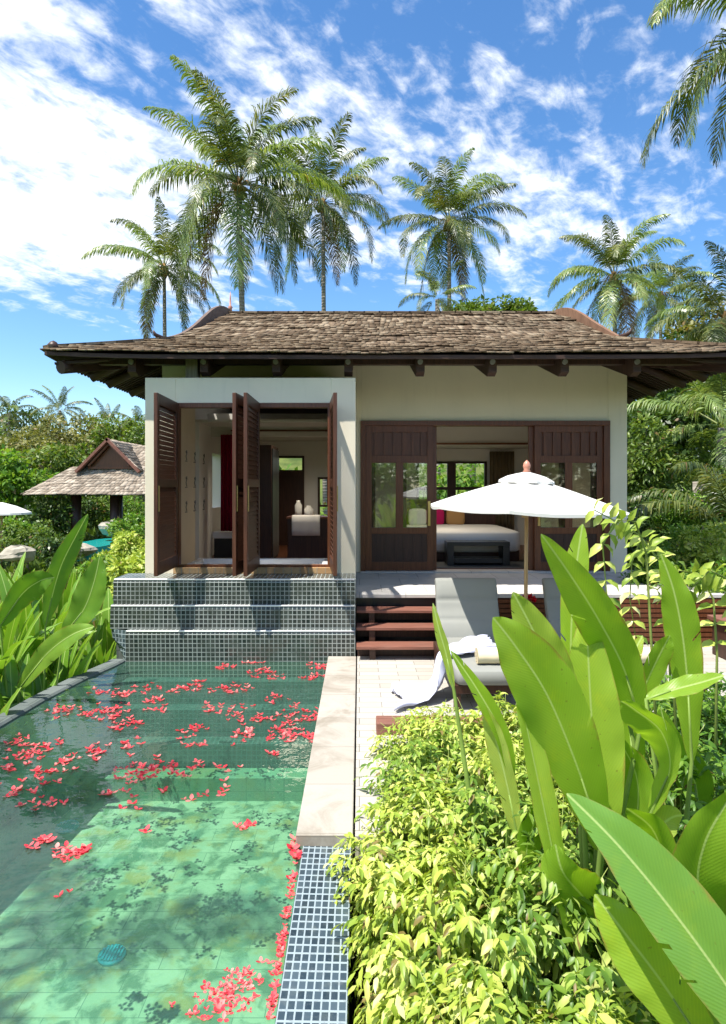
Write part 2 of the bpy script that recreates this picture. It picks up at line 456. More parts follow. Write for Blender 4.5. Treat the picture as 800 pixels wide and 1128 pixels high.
# ---------------------------------------------------------------- mesh helpers
class MB:
    def __init__(s): s.v = []; s.f = []; s.uv = []; s.sm = []; s.edge = None

    def face(s, idx, uv=None, smooth=False):
        s.f.append(tuple(idx)); s.uv.append(uv); s.sm.append(smooth)

    def box(s, x0, x1, y0, y1, z0, z1, rot=None, piv=None):
        if x0 > x1: x0, x1 = x1, x0
        if y0 > y1: y0, y1 = y1, y0
        if z0 > z1: z0, z1 = z1, z0
        b = len(s.v)
        vs = [(x, y, z) for z in (z0, z1) for y in (y0, y1) for x in (x0, x1)]
        U = []
        for fc, ax in (((0, 2, 3, 1), 2), ((4, 5, 7, 6), 2), ((0, 1, 5, 4), 1), ((2, 6, 7, 3), 1), ((0, 4, 6, 2), 0), ((1, 3, 7, 5), 0)):
            uv = []
            for i in fc:
                x, y, z = vs[i]
                uv.append((x, y) if ax == 2 else (x, z) if ax == 1 else (y, z))
            U.append(uv); s.face([b + i for i in fc], uv)
        if rot is not None:
            p = Vector(piv) if piv is not None else Vector(((x0 + x1) / 2, (y0 + y1) / 2, (z0 + z1) / 2))
            vs = [tuple(p + rot @ (Vector(q) - p)) for q in vs]
        s.v += vs
        return s

    def beam(s, a, b, w, h, up=(0, 0, 1)):
        """rectangular bar from a to b, w across, h deep"""
        a = Vector(a); b = Vector(b); t = (b - a); L = t.length; t.normalize()
        sd = t.cross(Vector(up)); sd.normalize(); u = sd.cross(t)
        k = len(s.v)
        for p in (a, b):
            for sx, sz in ((-1, -1), (1, -1), (1, 1), (-1, 1)):
                s.v.append(tuple(p + sd * sx * w / 2 + u * sz * h / 2))
        qs = [(0, 1, 5, 4, w), (1, 2, 6, 5, h), (2, 3, 7, 6, w), (3, 0, 4, 7, h)]
        for q in qs: s.face([k + i for i in q[:4]], [(0, 0), (q[4], 0), (q[4], L), (0, L)])
        s.face([k, k + 3, k + 2, k + 1], [(0, 0), (0, h), (w, h), (w, 0)]); s.face([k + 4, k + 5, k + 6, k + 7], [(0, 0), (w, 0), (w, h), (0, h)])
        return s

    def tube(s, pts, rad, n=10, cap=True):
        pts = [Vector(p) for p in pts]
        if not hasattr(rad, '__len__'): rad = [rad] * len(pts)
        k = len(s.v); ref = Vector((0, 0, 1)); L = 0
        for i, p in enumerate(pts):
            t = (pts[min(i + 1, len(pts) - 1)] - pts[max(i - 1, 0)]).normalized()
            if abs(t.dot(ref)) > .95: ref = Vector((1, 0, 0)) if abs(t.z) > .7 else Vector((0, 0, 1))
            a = t.cross(ref).normalized(); b = t.cross(a)
            ref = -(a.cross(t)) if False else ref
            for j in range(n):
                th = 2 * math.pi * j / n
                s.v.append(tuple(p + (a * math.cos(th) + b * math.sin(th)) * rad[i]))
        for i in range(len(pts) - 1):
            l = (pts[i + 1] - pts[i]).length
            for j in range(n):
                j2 = (j + 1) % n; r = rad[i]
                u0 = 6.283 * r * j / n; u1 = 6.283 * r * (j + 1) / n
                s.face((k + i * n + j, k + (i + 1) * n + j, k + (i + 1) * n + j2, k + i * n + j2), [(u0, L), (u0, L + l), (u1, L + l), (u1, L)], True)
            L += l
        if cap:
            s.face([k + j for j in range(n)]); s.face([k + (len(pts) - 1) * n + j for j in reversed(range(n))])
        return s

    def lathe(s, c, prof, n=24):
        """prof: (radius, z) pairs"""
        s.tube([(c[0], c[1], c[2] + z) for r, z in prof], [max(r, .0005) for r, z in prof], n)
        return s

    def prism(s, pts, off):
        """planar outline pts (3D) extruded by the vector off"""
        off = Vector(off); pts = [Vector(p) for p in pts]; k = len(s.v); n = len(pts)
        for p in pts: s.v.append(tuple(p))
        for p in pts: s.v.append(tuple(p + off))
        nrm = Vector((0, 0, 0))
        for i in range(n): nrm += pts[i].cross(pts[(i + 1) % n])
        nrm.normalize(); ax = max(range(3), key=lambda i: abs(nrm[i])); A = [i for i in range(3) if i != ax]
        uv = [(p[A[0]], p[A[1]]) for p in pts]
        s.face(list(range(k + n - 1, k - 1, -1)), uv[::-1]); s.face(list(range(k + n, k + 2 * n)), uv)
        L = 0
        for i in range(n):
            j = (i + 1) % n; l = (pts[j] - pts[i]).length; d = off.length
            s.face((k + i, k + j, k + n + j, k + n + i), [(L, 0), (L + l, 0), (L + l, d), (L, d)]); L += l
        return s

    def grid(s, rows, smooth=True, uvs=None):
        k = len(s.v); nr = len(rows); nc = len(rows[0])
        for r in rows:
            for p in r: s.v.append(tuple(p))
        for i in range(nr - 1):
            for j in range(nc - 1):
                q = (i * nc + j, i * nc + j + 1, (i + 1) * nc + j + 1, (i + 1) * nc + j)
                uv = None
                if uvs: uv = [uvs[a // nc][a % nc] for a in q]
                s.face([k + a for a in q], uv, smooth)
        return s

    def build(s, name, m, parent=None, bevel=0, subsurf=0, solid=0, loc=None):
        me = bpy.data.meshes.new(name)
        off = Vector(loc) if loc is not None else (ROOTS.get(parent.name, Vector((0, 0, 0))) if parent else Vector((0, 0, 0)))
        V = [tuple(Vector(p) - off) for p in s.v]
        me.from_pydata(V, [], s.f)
        ul = me.uv_layers.new(name='UVMap')
        buf = []
        for poly, uv in zip(me.polygons, s.uv):
            if uv is None: buf += [c for i in poly.vertices for c in (V[i][0], V[i][1])]
            else: buf += [c for q in uv for c in q]
        ul.data.foreach_set('uv', buf)
        me.polygons.foreach_set('use_smooth', s.sm)
        if s.edge is not None:
            at_ = me.attributes.new('edge', 'FLOAT', 'POINT'); at_.data.foreach_set('value', s.edge)
        me.materials.append(m); me.update()
        o = bpy.data.objects.new(name, me); C.objects.link(o)
        ROOTS[o.name] = off
        if parent: o.parent = parent; 
        if loc is not None: o.location = off - (ROOTS.get(parent.name, Vector((0, 0, 0))) if parent else Vector((0, 0, 0)))
        if bevel:
            b = o.modifiers.new('bevel', 'BEVEL'); b.width = bevel; b.segments = 2; b.limit_method = 'ANGLE'; b.angle_limit = R(40)
        if subsurf:
            b = o.modifiers.new('sub', 'SUBSURF'); b.levels = b.render_levels = subsurf
        if solid:
            b = o.modifiers.new('solid', 'SOLIDIFY'); b.thickness = solid
        return o


ROOTS = {}


def thing(name, label, cat, loc, group=None):
    o = bpy.data.objects.new(name, None); C.objects.link(o); o.location = loc
    o.empty_display_size = .2
    ROOTS[o.name] = Vector(loc)
    o['label'] = label; o['category'] = cat
    if group: o['group'] = group
    return o


def tag(o, label, cat, group=None):
    o['label'] = label; o['category'] = cat
    if group: o['group'] = group
    return o


def struct(o, kind='structure'):
    o['kind'] = kind
    return o


def np_mesh(name, V, F, m, parent=None, smooth=False, uv=None):
    """V (n,3), F (k,4) quads"""
    me = bpy.data.meshes.new(name)
    me.vertices.add(len(V)); me.vertices.foreach_set('co', np.ascontiguousarray(V, np.float32).ravel())
    k = F.shape[1]
    me.loops.add(F.size); me.loops.foreach_set('vertex_index', np.ascontiguousarray(F, np.int32).ravel())
    me.polygons.add(len(F)); me.polygons.foreach_set('loop_start', np.arange(0, F.size, k, dtype=np.int32))
    me.polygons.foreach_set('loop_total', np.full(len(F), k, np.int32))
    if smooth: me.polygons.foreach_set('use_smooth', np.ones(len(F), bool))
    if uv is not None:
        l = me.uv_layers.new(name='UVMap'); l.data.foreach_set('uv', np.ascontiguousarray(uv[F.ravel()], np.float32).ravel())
    me.update(calc_edges=True); me.materials.append(m)
    o = bpy.data.objects.new(name, me); C.objects.link(o)
    if parent: o.parent = parent
    return o


def frames(D, Nrm):
    """D: (n,3) forward dirs, Nrm: (n,3) rough normals -> (n,3,3) with columns side, forward, normal"""
    D = D / np.linalg.norm(D, axis=1, keepdims=True)
    S = np.cross(D, Nrm); S /= np.linalg.norm(S, axis=1, keepdims=True) + 1e-9
    U = np.cross(S, D)
    return np.stack([S, D, U], axis=2)


def scatter(T, TF, pos, Rm, sc):
    """copies of template T (k,3) with faces TF at pos (n,3), rotation (n,3,3), scale (n,) or (n,3)"""
    sc = np.asarray(sc)
    if sc.ndim == 1: sc = sc[:, None].repeat(3, 1)
    P_ = T[None, :, :] * sc[:, None, :]
    P_ = np.einsum('nij,nkj->nki', Rm, P_) + pos[:, None, :]
    F_ = TF[None, :, :] + (np.arange(len(pos)) * len(T))[:, None, None]
    return P_.reshape(-1, 3), F_.reshape(-1, TF.shape[1])


# leaf templates: x across, y along, z up; unit length
LEAF_LO = (np.array([(0, 0, 0), (.28, .45, .06), (0, 1, -.12), (-.28, .45, .06)], float), np.array([(0, 1, 2, 3)]))
LEAF_HI = (np.array([(0, 0, 0), (.17, .3, .05), (0, .33, .0), (-.17, .3, .05), (.15, .68, .02), (0, .7, -.06), (-.15, .68, .02), (0, 1, -.2)], float),
           np.array([(0, 1, 2), (0, 2, 3), (2, 1, 4), (2, 4, 5), (3, 2, 5), (3, 5, 6), (5, 4, 7), (6, 5, 7)]))
# ================================================================ terrain
def ground_z(x, y):
    def sm(t): t = max(0, min(1, t)); return t * t * (3 - 2 * t)
    z = -1.5
    z += 1.42 * sm((x - 5.3) / .8) * sm((45 - y) / 20) if y < 45 else 0
    z += .5 * sm((y - 14) / 14) * sm((4 - x) / 4)
    z += 9.5 * sm((y - 42) / 50) * (1 if x < 0 else .7)
    if y > 9: z += .12 * math.sin(x * .35) * math.cos(y * .3)
    return z


xs = sorted(set([-600, -300, -160, -100, -75] + [-60 + 4 * i for i in range(31)] + [-4, -3, 3, 4, 4.8, 5, 5.3, 5.5, 5.7, 5.9, 6.1, 6.5] + [75, 100, 160, 300, 600]))
ys = sorted(set([-300, -100, -40, -15, -5, 0] + [3 * i for i in range(1, 40)] + [130, 160, 220, 400, 900]))
mb = MB()
mb.grid([[(x, y, ground_z(x, min(y, 130))) for x in xs] for y in ys], True, [[(x, y) for x in xs] for y in ys])
struct(mb.build('ground', M['ground']))

# ================================================================ patio (a raised slab, timber step edge)
PX0 = -.025
mb = MB(); mb.box(PX0, 5.15, 5.0, 8.20, -1.6, 0); mb.box(PX0, .42, 3.72, 5.0, -1.6, -.002)
struct(mb.build('patio', M['patio']))
mb = MB(); mb.box(PX0, 5.15, -2.0, 3.715, -1.6, -.45); mb.box(.42, 5.15, 3.0, 5.0, -.44, -.12)
struct(mb.build('planting_soil', M['soil']))

# ================================================================ pool
pool = thing('swimming_pool', 'green stone swimming pool with dark mosaic spillway and tiered cascade at its far end', 'swimming pool', (-1.7, 3, -1.3))
XL = -3.05
WZ = -.055                                   # water level
FZ = -1.30
edge_pts = [(-3.40, -1.0), (-3.36, 2.0), (-3.28, 3.6), (-3.20, 4.6), (-3.13, 5.4), (-3.07, 6.2), (-2.96, 6.9), (-2.84, 7.36), (-2.80, 7.60)]
mb = MB()
mb.grid([[(x + .02, y, FZ) for x, y in edge_pts], [(-.33, y, FZ) for x, y in edge_pts]][::-1], False, [[(-.33, y) for x, y in edge_pts], [(x, y) for x, y in edge_pts]][::1])
mb.build('pool_floor', M['pool_floor'], pool)
mb = MB()
L = 0; rows = []; uvs = []
for (x, y) in edge_pts:
    rows.append([(x, y, FZ - .02), (x, y, WZ - .02)]); uvs.append([(y, FZ), (y, WZ)])
mb.grid(rows, False, uvs)
mb.box(-.33, -.25, -1, 7.6, FZ - .1, WZ - .06)
mb.box(-3.4, -.3, -1.1, -1.0, FZ - .1, .0)
mb.build('pool_wall', M['pool_wall'], pool)
# curved dark stone rim on the garden side
mb = MB()
rr = []; uv = []
n_ = len(edge_pts)
for i, (x, y) in enumerate(edge_pts):
    a = edge_pts[max(i - 1, 0)]; b = edge_pts[min(i + 1, n_ - 1)]
    t = Vector((b[0] - a[0], b[1] - a[1], 0)).normalized(); nx = Vector((-t.y, t.x, 0))
    p = Vector((x, y, 0))
    q = [p + Vector((0, 0, -.3)), p + Vector((0, 0, WZ + .012)), p + nx * .02 + Vector((0, 0, WZ + .03)), p + nx * .16 + Vector((0, 0, WZ + .03)), p + nx * .19 + Vector((0, 0, WZ + .0)), p + nx * .19 + Vector((0, 0, -1.7))]
    rr.append(q); uv.append([(0, y), (.2, y), (.22, y), (.36, y), (.4, y), (1.5, y)])
mb.grid(rr, False, uv)
mb.build('stone_rim', M['dark_stone'], pool)
# submerged steps below the cascade
for i, (y0, z0, z1, mt) in enumerate([(7.42, -.50, -.24, 'pool_step'), (7.22, -.80, -.50, 'pool_step'), (7.0, -1.06, -.80, 'pool_step'), (6.75, FZ, -1.06, 'pool_ledge')]):
    MB().box(-2.98, -.33, y0, 7.60 - i * .0, FZ - .05 if i == 3 else z0 - .01, z1).build('submerged_step', M[mt], pool)
# the cream coping on the terrace side
MB().box(-.372, PX0 - .012, 3.71, 7.60, WZ - .16, 0.012).build('coping', M['coping'], pool, bevel=.008)
MB().box(-.33, -.04, 3.75, 7.60, -1.6, WZ - .16).build('pool_wall', M['pool_wall'], pool)
# sloping mosaic spillway between coping and camera
mb = MB()
sl = math.hypot(.27, .24)
kx = .052 / .0345      # the tiles are narrower across than along
mb.grid([[(-.335, y, WZ - .02), (-.328, y, WZ + .002), (-.050, y, WZ - .004), (-.046, y, WZ - .012), (-.045, y, -1.5)] for y in (-1.0, 3.72)], False,
        [[(-.015 * kx, y), (-.001 * kx, y), (.2775 * kx, y), (.285 * kx, y), (1.7, y)] for y in (-1.0, 3.72)])
mb.build('mosaic_spillway', M['mosaic_blue'], pool)

# cascade: three mosaic tiers under the bay
casc = thing('mosaic_cascade', 'three tiered dark mosaic waterfall wall below the shuttered bay', 'cascade', (-1.55, 7.9, -.1))
tz = [(-.30, .315), (.315, .60), (.60, .905)]
for i, (z0, z1) in enumerate(tz):
    yf = 7.60 + i * .10
    x0 = -3.02 if i else -2.80
    x1 = -.05
    mb = MB()
    # front face, rounded lip, top
    def prof(x, u):
        return [(x, yf + .03 if i == 0 else yf, z0), (x, yf, z1 - .05), (x, yf + .012, z1 - .012), (x, yf + .045, z1), (x, 8.30, z1)]
    a = prof(x0, 0); b = prof(x1, 1)
    L = [0]
    for k in range(1, 5): L.append(L[-1] + (Vector(a[k]) - Vector(a[k - 1])).length)
    mb.grid([a, b], False, [[(x0, l + z0) for l in L], [(x1, l + z0) for l in L]])
    for x, pr in ((x0, a), (x1, b)):
        k = len(mb.v); mb.v += pr + [(x, 8.30, z0)]
        mb.face([k + j for j in range(6)], [(p[1], p[2]) for p in pr + [(x, 8.3, z0)]])
    mb.build('cascade_tier', M['mosaic'], casc)
    lip = MB(); lip.tube([(x0 + .01, yf + .010, z1 - .008), (x1 - .01, yf + .010, z1 - .008)], .011, 8)
    lip.build('overflow_lip', M['porcelain'], casc)
# the chamfered foot of the cascade at its left corner
mb = MB(); mb.prism([(-3.02, 7.72, .315), (-2.81, 7.635, .30), (-2.80, 7.62, -.3), (-2.96, 7.72, -.3), (-3.0, 7.9, -.3), (-3.02, 7.9, .315)], (0, .02, 0))
mb = MB()
mb.grid([[(-3.015, 7.72, .31), (-2.80, 7.64, .31)], [(-3.00, 7.73, .2), (-2.80, 7.63, .2)], [(-2.93, 7.74, .08), (-2.80, 7.625, .08)], [(-2.88, 7.75, -.04), (-2.80, 7.62, -.04)], [(-2.88, 7.76, -.3), (-2.80, 7.62, -.3)]], False,
        [[(0, .31), (.22, .31)], [(0, .2), (.22, .2)], [(.05, .08), (.22, .08)], [(.1, -.04), (.22, -.04)], [(.1, -.3), (.22, -.3)]])
mb.build('curved_foot', M['mosaic_blue'], casc)
mb = MB(); mb.box(-3.3, -.33, 7.76, 8.6, -1.5, -.31); mb.box(-3.02, -.05, 7.9, 8.29, -1.5, .30)
mb.build('cascade_core', M['dark_stone'], casc)

mb = MB()
wp = [(x + .015, y) for x, y in edge_pts]
mb.grid([[(x, y, WZ) for x, y in wp], [(-.325, y, WZ) for x, y in wp]][::-1], False)
struct(mb.build('water', M['water']))
def drain(c, r, label):
    t = thing('pool_drain', label, 'drain cover', c)
    mb = MB(); mb.lathe(c, [(0, .0), (r, .0), (r, .02), (r * .9, .028), (r * .86, .02), (r * .3, .02), (r * .28, .03), (0, .03)], 28); mb.build('drain_rim', M['cyan'], t)
    mb = MB()
    for k in range(-3, 4):
        h = math.sqrt(max(0, (r * .84) ** 2 - (k * r * .24) ** 2)); mb.box(c[0] + k * r * .24 - .008, c[0] + k * r * .24 + .008, c[1] - h, c[1] + h, c[2] + .019, c[2] + .034)
    mb.build('grille', M['cyan'], t)
drain((-1.76, 4.52, FZ), .095, 'round turquoise drain cover on the pool floor near the camera')
drain((-2.86, 6.22, FZ), .11, 'round turquoise drain cover on the pool floor beside the garden side wall')

# ================================================================ villa
villa = thing('villa', 'low cream villa with a shingled hip roof, dark teak doors and a shuttered bay', 'house', (.6, 10.3, 0))
FL = .65
D1 = 10.30
# main wall with the door opening x .04..4.03
mb = MB()
WT = 4.35
BX0, BX1, BY = -2.80, -.05, 8.30
mb.box(BX1, .04, D1, D1 + .25, FL - .2, WT)
mb.box(4.03, 4.34, D1, D1 + .25, FL - .2, WT)
mb.box(.04, 4.03, D1, D1 + .25, 3.085, WT)
mb.box(BX0, BX1, D1 - .002, D1 + .24, 3.47, WT)
mb.box(4.092, 4.342, D1 + .25, 15.0, -.5, WT)         # right side wall
mb.build('wall', M['plaster'], villa, bevel=.006)
mb = MB()
mb.box(-3.2, BX0 - .003, D1 + .01, D1 + .25, -.5, WT)
mb.box(-3.2, -2.95, D1 + .25, 12.6, -.5, WT); mb.box(-3.2, -2.95, 12.6, 13.6, -.5, 1.6); mb.box(-3.2, -2.95, 12.6, 13.6, 2.7, WT); mb.box(-3.2, -2.95, 13.6, 15.2, -.5, WT)
# back wall with window openings: bathroom door pane, bathroom window, bedroom window pair
holes = [(-1.95, -1.30, .65, 2.75), (-.98, -.52, 1.0, 2.25), (1.35, 3.0, 1.15, 2.62)]
x = -2.95
for h in holes:
    mb.box(x, h[0], 15.0, 15.2, -.5, WT); mb.box(h[0], h[1], 15.0, 15.2, -.5, h[2]); mb.box(h[0], h[1], 15.0, 15.2, h[3], WT); x = h[1]
mb.box(x, 4.34, 15.0, 15.2, -.5, WT)
mb.box(-.02, .12, D1 + .26, 15.0, FL, WT)             # partition between the rooms
mb.build('rear_wall', M['plaster_in'], villa)
# floor plate, ceilings
mb = MB(); mb.box(-2.95, 4.09, D1 + .0, 15.0, FL - .25, FL); mb.box(BX0 + .1, BX1 - .1, BY + .2, D1, FL - .25, FL)
mb.build('interior_floor', M['teak'], villa)
mb = MB()
mb.box(.12, 4.09, D1 + .25, 15.0, 3.42, 3.47)
mb.box(-2.95, -.02, D1 + .25, 15.0, 3.10, 3.15)
mb.box(BX0 + .08, BX1 - .08, BY + .17, D1 + .1, 3.34, 3.40)
mb.box(-2.72, -.12, 11.38, 11.5, 2.93, 3.34)
mb.box(.125, 4.085, 13.2, 14.99, 2.92, 3.42); mb.box(.125, .6, D1 + .3, 13.2, 3.05, 3.42); mb.box(3.5, 4.085, D1 + .3, 13.2, 3.0, 3.42)
mb.build('ceiling', M['ceiling'], villa)
mb = MB(); mb.box(-2.3, -.14, 11.33, 11.38, 3.13, 3.19); mb.box(.13, 4.08, 13.16, 13.2, 2.90, 2.94); mb.box(-2.3, -.14, 11.35, 11.38, 3.02, 3.05)
mb.build('ceiling_rail', M['teak'], villa)

# ---- bay
bay = MB()
o0, o1, p0, p1 = -2.40, -1.42, -1.32, -.37
zs, zt = .985, 3.13
bay.box(BX0, o0, BY, BY + .16, -.5, 3.46)
bay.box(p1, BX1, BY, BY + .16, -.5, 3.46)
bay.box(o0, p1, BY, BY + .16, zt + .0, 3.46)
bay.box(o0, p1, BY + .01, BY + .16, -.5, .90)
bay.box(BX0, BX0 + .14, BY + .16, D1, -.5, 3.46)
bay.box(BX1 - .14, BX1, BY + .16, D1, -.5, 3.46)
bay.box(BX0 + .14, BX1 - .14, BY + .16, D1, 3.40, 3.46)
bay.build('bay_wall', M['plaster'], villa, bevel=.006)
mb = MB(); mb.box(o0 - .02, p1 + .03, BY - .05, BY + .15, .905, .985)
mb.build('window_sill', M['brick'], villa, bevel=.004)
wf = MB()
wf.box(o0, p1, BY - .01, BY + .10, zt - .06, zt - .001); wf.box(o1, p0, BY - .01, BY + .10, zs, zt - .06)
wf.box(o0, o0 + .045, BY - .008, BY + .10, zs, zt - .06); wf.box(p1 - .045, p1, BY - .008, BY + .10, zs, zt - .06)
wf.box(o0 + .045, o1, BY + .0, BY + .09, zs, zs + .03); wf.box(p0, p1 - .045, BY + .0, BY + .09, zs, zs + .03)
wf.build('window_frame', M['teak'], villa, bevel=.003)


def shutter(hx, ang, w=.94, name='shutter'):
    """louvred leaf hinged at hx, swung out towards the pool; ang turns its free edge sideways"""
    rot = Matrix.Rotation(ang, 3, 'Z'); piv = (hx, BY, 0)
    e = bpy.data.objects.new(name, None)
    fr = MB(); th = .022; z0, z1 = zs + .015, zt - .0
    y1 = BY - .012; y0 = BY - w
    for a, b, c, d in ((y0, y0 + .09, z0, z1), (y1 - .09, y1, z0, z1), (y0 + .09, y1 - .09, z1 - .13, z1), (y0 + .09, y1 - .09, z0, z0 + .16), (y0 + .09, y1 - .09, 2.03, 2.13)):
        fr.box(hx - th, hx + th, a, b, c, d, rot, piv)
    f = fr.build(name, M['shutter'], villa, bevel=.004)
    lv = MB()
    n = 15
    for seg in ((z0 + .16, 2.03), (2.13, z1 - .13)):
        k = int((seg[1] - seg[0]) / .055)
        for i in range(k):
            z = seg[0] + (i + .5) * (seg[1] - seg[0]) / k
            # tilted slat as a slim beam
            a = Vector((hx, y0 + .085, z)); b = Vector((hx, y1 - .085, z))
            P0 = Vector(piv)
            a = P0 + rot @ (a - P0); b = P0 + rot @ (b - P0)
            lv.beam(a, b,   .060, .009, up=rot @ Vector((.93, 0, .36)))
    l = lv.build('louvres', M['shutter'], None); l.parent = f
    hd = MB(); hd.box(hx + th, hx + th + .012, y0 + .03, y0 + .05, 1.75, 2.05, rot, piv); hd = hd.build('handle', M['brass'], None); hd.parent = f
    # children of a part: move verts to the parent's frame
    for ch in (l, hd): ch.location = -ROOTS[villa.name]
    return f


shutter(o0 + .015, R(1.5)); shutter(o1 + .05, R(-5)); shutter(p0 + .0, R(0)); shutter(p1 + .0, R(5.5))

# nine small relief ornaments on the inner side wall of the bay
rng = random.Random(4)
orn = []
for r_ in range(3):
    for c_ in range(3):
        y = [9.75, 10.25 - .0, 10.85][c_] - .02
        z = [2.52, 2.12, 1.74][r_]
        mb = MB()
        xw = BX0 + .14 if y < D1 else -2.66
        mb.tube([(xw + .012, y + .02, z + .07), (xw + .012, y - .03, z + .05), (xw + .012, y + .02, z + .02), (xw + .012, y - .02, z - .02), (xw + .012, y + .02, z - .08)], .007, 6)
        mb.tube([(xw + .012, y + .02, z + .07), (xw + .012, y + .04, z + .03)], .006, 6)
        mb.box(xw + .0, xw + .018, y - .04, y + .04, z - .10, z - .088)
        o = mb.build('wall_ornament', M['cushion'], None)
        tag(o, 'small pale relief ornament, %s of nine on the wall inside the left window' % (['top', 'middle', 'bottom'][r_] + ' row ' + ['left', 'centre', 'right'][c_]), 'wall ornament', 'relief ornaments on the bay wall')
mb = MB(); mb.box(-2.95, -2.66, D1 + .245, 11.5, FL, 3.1)
mb.build('inner_wall', M['plaster_in'], villa)

# ---- door wall: frame, two pairs of sliding panels
fr = MB()
fr.box(.02, 4.05, D1 - .05, D1 + .16, 3.02, 3.10)
fr.box(.02, .10, D1 - .045, D1 + .16, FL + .02, 3.02); fr.box(3.95, 4.05, D1 - .045, D1 + .16, FL + .02, 3.02)
fr.build('door_frame', M['teak'], villa, bevel=.004)
mb = MB(); mb.box(.02, 4.05, D1 - .09, D1 + .2, FL - .04, FL + .02); mb.build('door_track', M['terrace'], villa, bevel=.003)


def panel(x0, x1, y, dark=False):
    z0, z1 = FL + .025, 3.02; t = .022
    m = M['teak']
    p = MB(); st = .10
    p.box(x0, x0 + st, y - t, y + t, z0, z1); p.box(x1 - st, x1, y - t, y + t, z0, z1)
    za, zb, zc = FL + .62, 2.42, 2.54
    p.box(x0 + st, x1 - st, y - t, y + t, z0, z0 + .14); p.box(x0 + st, x1 - st, y - t, y + t, za, za + .10)
    p.box(x0 + st, x1 - st, y - t, y + t, zb, zc); p.box(x0 + st, x1 - st, y - t, y + t, z1 - .10, z1)
    mx = (x0 + x1) / 2
    p.box(mx - .06, mx + .06, y - t + .002, y + t - .002, za + .10, zb)
    f = p.build('sliding_door', m, villa, bevel=.003)
    pn = MB(); pn.box(x0 + st, x1 - st, y - .008, y + .008, z0 + .14, za)
    for k in range(6):
        xx = x0 + st + (k + .5) * (x1 - x0 - 2 * st) / 6
        pn.box(xx - .012, xx + .012, y - .016, y - .0082, z0 + .14, za)
    lt = MB(); lt.box(x0 + st, x1 - st, y + .0145, y + .018, zc, z1 - .10)
    for k in range(6):
        xx = x0 + st + (k + .5) * (x1 - x0 - 2 * st) / 6
        lt.box(xx - .03, xx + .03, y - .014, y + .0145, zc, z1 - .10)
    lt.build('lattice', M['teak'], f)
    c = pn.build('slatted_panel', M['teak_dark'], None); c.parent = f; c.location = -ROOTS[villa.name]
    gl = MB(); gl.box(x0 + st, mx - .06, y - .003, y + .003, za + .10, zb); gl.box(mx + .06, x1 - st, y - .003, y + .003, za + .10, zb)
    c = gl.build('pane', M['glass'], None); c.parent = f; c.location = -ROOTS[villa.name]
    return f


panel(.10, 1.20, D1 + .02); panel(.16, 1.26, D1 + .085)
panel(2.84, 3.95, D1 + .02); panel(2.76, 3.88, D1 + .085)
for hx in (1.13, 2.91):
    h = MB(); h.box(hx - .012, hx + .012, D1 - .03, D1 - .012, 1.45, 1.75); h.box(hx - .02, hx + .02, D1 - .012, D1 - .002, 1.40, 1.80)
    h.build('door_handle', M['brass'], villa)

# ---- rear window frames
for hi, (a, b, z0, z1) in enumerate(holes):
    w = MB(); t = .05
    w.box(a, a + t, 14.96, 15.06, z0, z1); w.box(b - t, b, 14.96, 15.06, z0, z1); w.box(a + t, b - t, 14.96, 15.06, z1 - t, z1); w.box(a + t, b - t, 14.96, 15.06, z0, z0 + t)
    if hi == 0: w.box(a + t, b - t, 14.97, 15.05, 2.30, 2.42); w.box(a + t, b - t, 14.985, 15.035, z0 + t, 2.30)
    if hi == 1: w.box(a + t, b - t, 14.98, 15.04, 1.55, 1.60); w.box((a + b) / 2 - .015, (a + b) / 2 + .015, 14.98, 15.04, 1.60, z1 - t)
    if hi == 2:
        m_ = (a + b) / 2
        w.box(m_ - .10, m_ + .10, 14.97, 15.05, z0 + t, z1 - t); w.box(a + t, m_ - .10, 14.975, 15.045, 1.95, 2.02); w.box(m_ + .10, b - t, 14.975, 15.045, 1.95, 2.02)
        w.box(a + t, m_ - .10, 14.975, 15.045, 1.35, 1.42); w.box(m_ + .10, b - t, 14.975, 15.045, 1.35, 1.42)
    w.build('rear_window_frame', M['teak_dark'], villa)

# ---- terrace, skirt, stairs
TY = 8.20
mb = MB(); mb.box(BX1 + .003, 4.85, TY, D1 + .3, FL - .05, FL - .004)
mb.build('terrace_floor', M['terrace'], villa, bevel=.004)
mb = MB(); mb.box(1.30, 4.83, TY + .03, TY + .06, 0.0, FL - .05)
for i in range(9):
    z = .04 + i * .062; mb.box(1.30, 4.83, TY + .005, TY + .031, z, z + .045)
mb.box(4.80, 4.83, TY + .06, D1 + .3, -1.2, FL - .05)
mb.build('terrace_skirt', M['teak'], villa)
mb = MB(); mb.box(BX1 + .005, 4.79, TY + .07, D1 + .2, -1.2, FL - .055); mb.build('terrace_core', M['black'], villa)
st = thing('wooden_steps', 'three red brown timber steps beside the mosaic cascade', 'steps', (.6, 7.8, 0))
for (y0, z) in ((7.95, .49), (7.70, .33), (7.43, .165)):
    MB().box(-.035, 1.22, y0, y0 + .27, z - .035, z).build('tread', M['teak_deck'], st, bevel=.004)
    MB().box(-.02, 1.20, y0 + .20, y0 + .22, z - .16, z - .036).build('riser', M['teak_dark'], st)
for x in (.12, 1.0):
    mb = MB(); mb.prism([(x, 7.48, 0.0), (x, 8.18, 0.0), (x, 8.18, .455), (x, 7.98, .454), (x, 7.98, .294), (x, 7.73, .294), (x, 7.73, .129), (x, 7.48, .129)], (.07, 0, 0)); mb.build('stringer', M['teak_dark'], st)

# ================================================================ roof
EX0, EX1, EY0, EY1, EZ = -4.0, 5.12, 8.10, 14.9, 3.72
BRX0, BRX1, BRY0, BRY1, BRZ = -2.90, 3.98, 9.7, 13.3, 4.25
RX0, RX1, RY, RZ = -2.38, 3.62, 11.5, 5.14
roof_deck = MB()
UL = [0, .5, .75, .9, 1.0]


